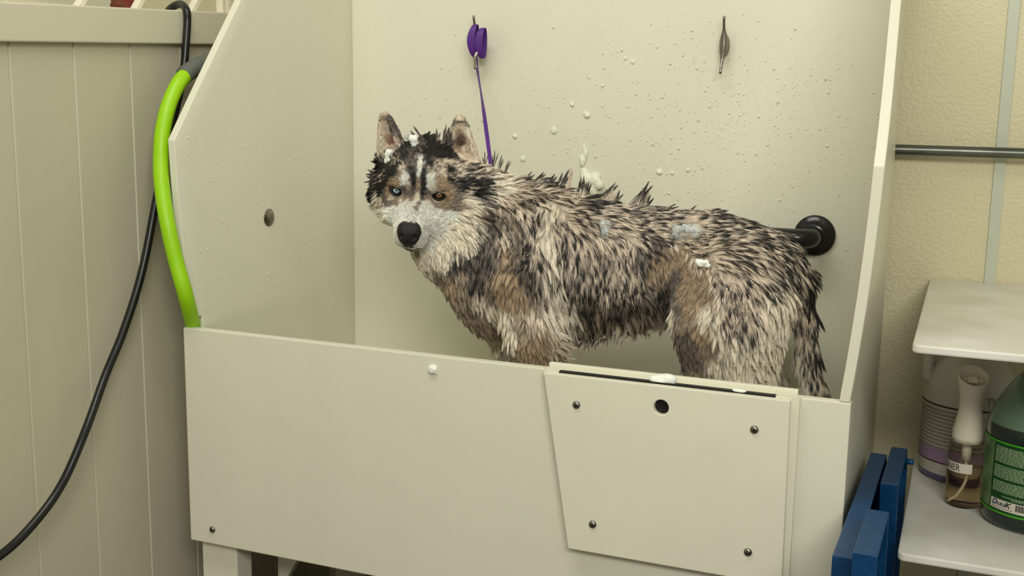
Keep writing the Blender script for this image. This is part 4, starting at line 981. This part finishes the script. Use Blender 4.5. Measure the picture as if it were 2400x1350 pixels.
hcv = bpy.data.hair_curves.new('fur'); hcv.add_curves([NP] * NH)
pp = (HPt - wloc(dog)).astype(np.float32)
hcv.attributes['position'].data.foreach_set('vector', pp.ravel()) if 'position' in hcv.attributes else hcv.position_data.foreach_set('vector', pp.ravel())
ra = hcv.attributes.get('radius') or hcv.attributes.new('radius', 'FLOAT', 'POINT'); ra.data.foreach_set('value', radr.astype(np.float32).ravel())
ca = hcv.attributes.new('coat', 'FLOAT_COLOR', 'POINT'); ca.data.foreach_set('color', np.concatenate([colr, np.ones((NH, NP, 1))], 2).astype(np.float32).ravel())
M['fur'] = mat('wet_fur', (150, 120, 90), .34, spec=.4)
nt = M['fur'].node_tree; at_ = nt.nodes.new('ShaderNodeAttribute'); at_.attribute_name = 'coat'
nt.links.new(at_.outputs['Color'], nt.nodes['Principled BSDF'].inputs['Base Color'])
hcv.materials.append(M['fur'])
fur = bpy.data.objects.new('fur', hcv); link(fur, dog)

# --- eyes, nose, mouth
def eye(s, rgb_in, rgb_out, look):
    c = hl(s * EY, .0690, .0035); r = .0118; n_, m_ = 36, 28
    gz = tv * 1.0 + look[0] * rv_ + look[1] * uv_; gz /= np.linalg.norm(gz); x_ = np.cross(gz, [0, 0, 1.]); x_ /= np.linalg.norm(x_); y_ = np.cross(x_, gz)
    vs, fs, mi = [], [], []
    for j in range(m_ + 1):
        th = math.pi * j / m_; rr3 = r * (1.0 + .07 * math.exp(-(th / .45) ** 2))
        for k in range(n_): a = 2 * math.pi * k / n_; vs.append(c + rr3 * (gz * math.cos(th) + math.sin(th) * (x_ * math.cos(a) + y_ * math.sin(a))))
    for j in range(m_):
        for k in range(n_): fs.append((j * n_ + k, j * n_ + (k + 1) % n_, (j + 1) * n_ + (k + 1) % n_, (j + 1) * n_ + k)); mi.append(0 if j < 2 else (1 if j < 4 else (2 if j < 5 else 3)) if j < 6 else 3)
    mats = [mat('pupil', (8, 8, 8), .05, coat=1), mat('iris', rgb_in, .15, coat=1), mat('iris_rim', rgb_out, .15, coat=1), mat('eye_edge', (24, 20, 18), .2, coat=1)]
    o = mobj('eye', vs, fs, mats, dog, True)
    for q, i_ in zip(o.data.polygons, mi): q.material_index = i_
    return o, gz
M['lid'] = mat('dark_eyelid', (20, 18, 17), .6)
for s, ci, co, lk, lb in ((-1, (172, 196, 200), (120, 146, 152), (-.02, .02), 'pale blue eye'), (1, (150, 98, 52), (84, 52, 28), (-.02, .02), 'amber brown eye')):
    o, gz = eye(s, ci, co, lk); o['label'] = lb
    # almond lids: a dark rim with a slit opening, wrapped on the ball
    c = hl(s * EY, .0690, .0035); x_ = HS * s; vs, fs = [], []; nn = 40; Rr = [(1.0, .0124), (1.22, .0126), (1.62, .0118)]
    for q, (g_, rd) in enumerate(Rr):
        for k in range(nn):
            a = 2 * math.pi * k / nn; ex = math.cos(a); ey = math.sin(a) * (1 - .35 * abs(math.cos(a)) ** 2)
            lx = .0092 * g_ * ex; ly = .0062 * g_ * ey * (1.0 if ey > 0 else .9) + .0016 * ex * 1.0
            if q > 0 and ex < -.6: lx -= .003 * (g_ - 1)
            gz2 = HF * .9 + tv * .35; gz2 /= np.linalg.norm(gz2); uu = HU - gz2 * HU.dot(gz2); uu /= np.linalg.norm(uu); xx = x_ - gz2 * x_.dot(gz2); xx /= np.linalg.norm(xx)
            v_ = xx * lx + uu * ly; dd_ = math.sqrt(max(rd ** 2 - lx * lx - ly * ly, 1e-7)) if q < 2 else math.sqrt(max(.0145 ** 2 - min(lx * lx + ly * ly, .00019), 1e-7)) - .0035
            vs.append(c + v_ + gz2 * dd_)
    for q in range(2):
        for k in range(nn): fs.append((q * nn + k, q * nn + (k + 1) % nn, (q + 1) * nn + (k + 1) % nn, (q + 1) * nn + k))
    lid = mobj('eyelid', vs, fs, M['lid'], dog, True); sm = lid.modifiers.new('thick', 'SOLIDIFY'); sm.thickness = .0016; sm.offset = 0
# nose pad with nostrils
bm = bmesh.new(); bmesh.ops.create_icosphere(bm, subdivisions=5, radius=1.0); vs = []
for v in bm.verts:
    x, y, z = v.co; w_ = 1 + .16 * z; q = np.array([x * .0225 * w_, y * .0170, z * .0235])
    q[0] = math.copysign(abs(q[0] / .0215) ** .9 * .0215, q[0])
    for s in (-1, 1):
        dn_ = ((x - s * .50) ** 2 / .05 + (z + .02) ** 2 / .035)
        if y > 0: q[1] -= .0035 * math.exp(-dn_)
    if y > 0: q[1] -= .0022 * math.exp(-(x / .10) ** 2) * (1 if z < .2 else .3)
    q = q * (1 + .012 * noise.noise(Vector(v.co) * 14)); vs.append(hl(q[0], .158 + q[1] - .25 * q[2], -.036 + q[2]))
fs = [tuple(v.index for v in f.verts) for f in bm.faces]; bm.free()
M['nose'] = mat('nose_leather', (15, 14, 14), .48, bump=.5, bscale=500)
mobj('nose', vs, fs, M['nose'], dog, True)
ml = [hl(-.026, .118, -.066), hl(-.022, .140, -.064), hl(-.010, .158, -.063), hl(0, .1635, -.059), hl(.010, .158, -.063), hl(.022, .140, -.064), hl(.028, .115, -.066)]
tube('mouth', smooth_path(ml, 6), .0024, M['lid'], dog, 10)
# suds on the dog
def dfoam(px, py, r, seed, label, squash=(1, 1, 1), n=6, spread=1.0, lift=.012, mt='foam'):
    q = (RW @ np.array([px - 1200., py - 675., FP])); q /= np.linalg.norm(q); c = march(q[None])[0]; c = c + grad(c[None])[0] * lift
    return tag(mobj('soap_foam', *suds(c, r, seed, squash, n, spread), M[mt], None, True), label, 'foam')
dfoam(972, 342, .008, 21, 'thick white foam on the crown of the dog between its ears', (1.0, .8, 1.5), n=14, spread=.8, lift=.006)
dfoam(914, 368, .007, 22, 'foam at the foot of the ear beside the pale blue eye of the dog', (1.0, .6, 1.7), n=12, spread=.8, lift=.004)
dfoam(950, 332, .006, 27, 'small lather patch on the crown next to the ear nearer the pale eye', (1.2, .7, .8), lift=.010, mt='lather')
dfoam(1612, 552, .013, 24, 'smear of foam lying on the hip of the dog', (1.7, .6, .7), n=12, spread=1.1, lift=.012, mt='lather')
dfoam(1655, 622, .006, 25, 'small curved streak of foam on the thigh of the dog', (1.9, .6, .8), n=7, lift=.012)
dfoam(1418, 545, .009, 26, 'thin patch of foam on the ribs of the dog', (.8, .5, 1.7), n=8, lift=.010, mt='lather')
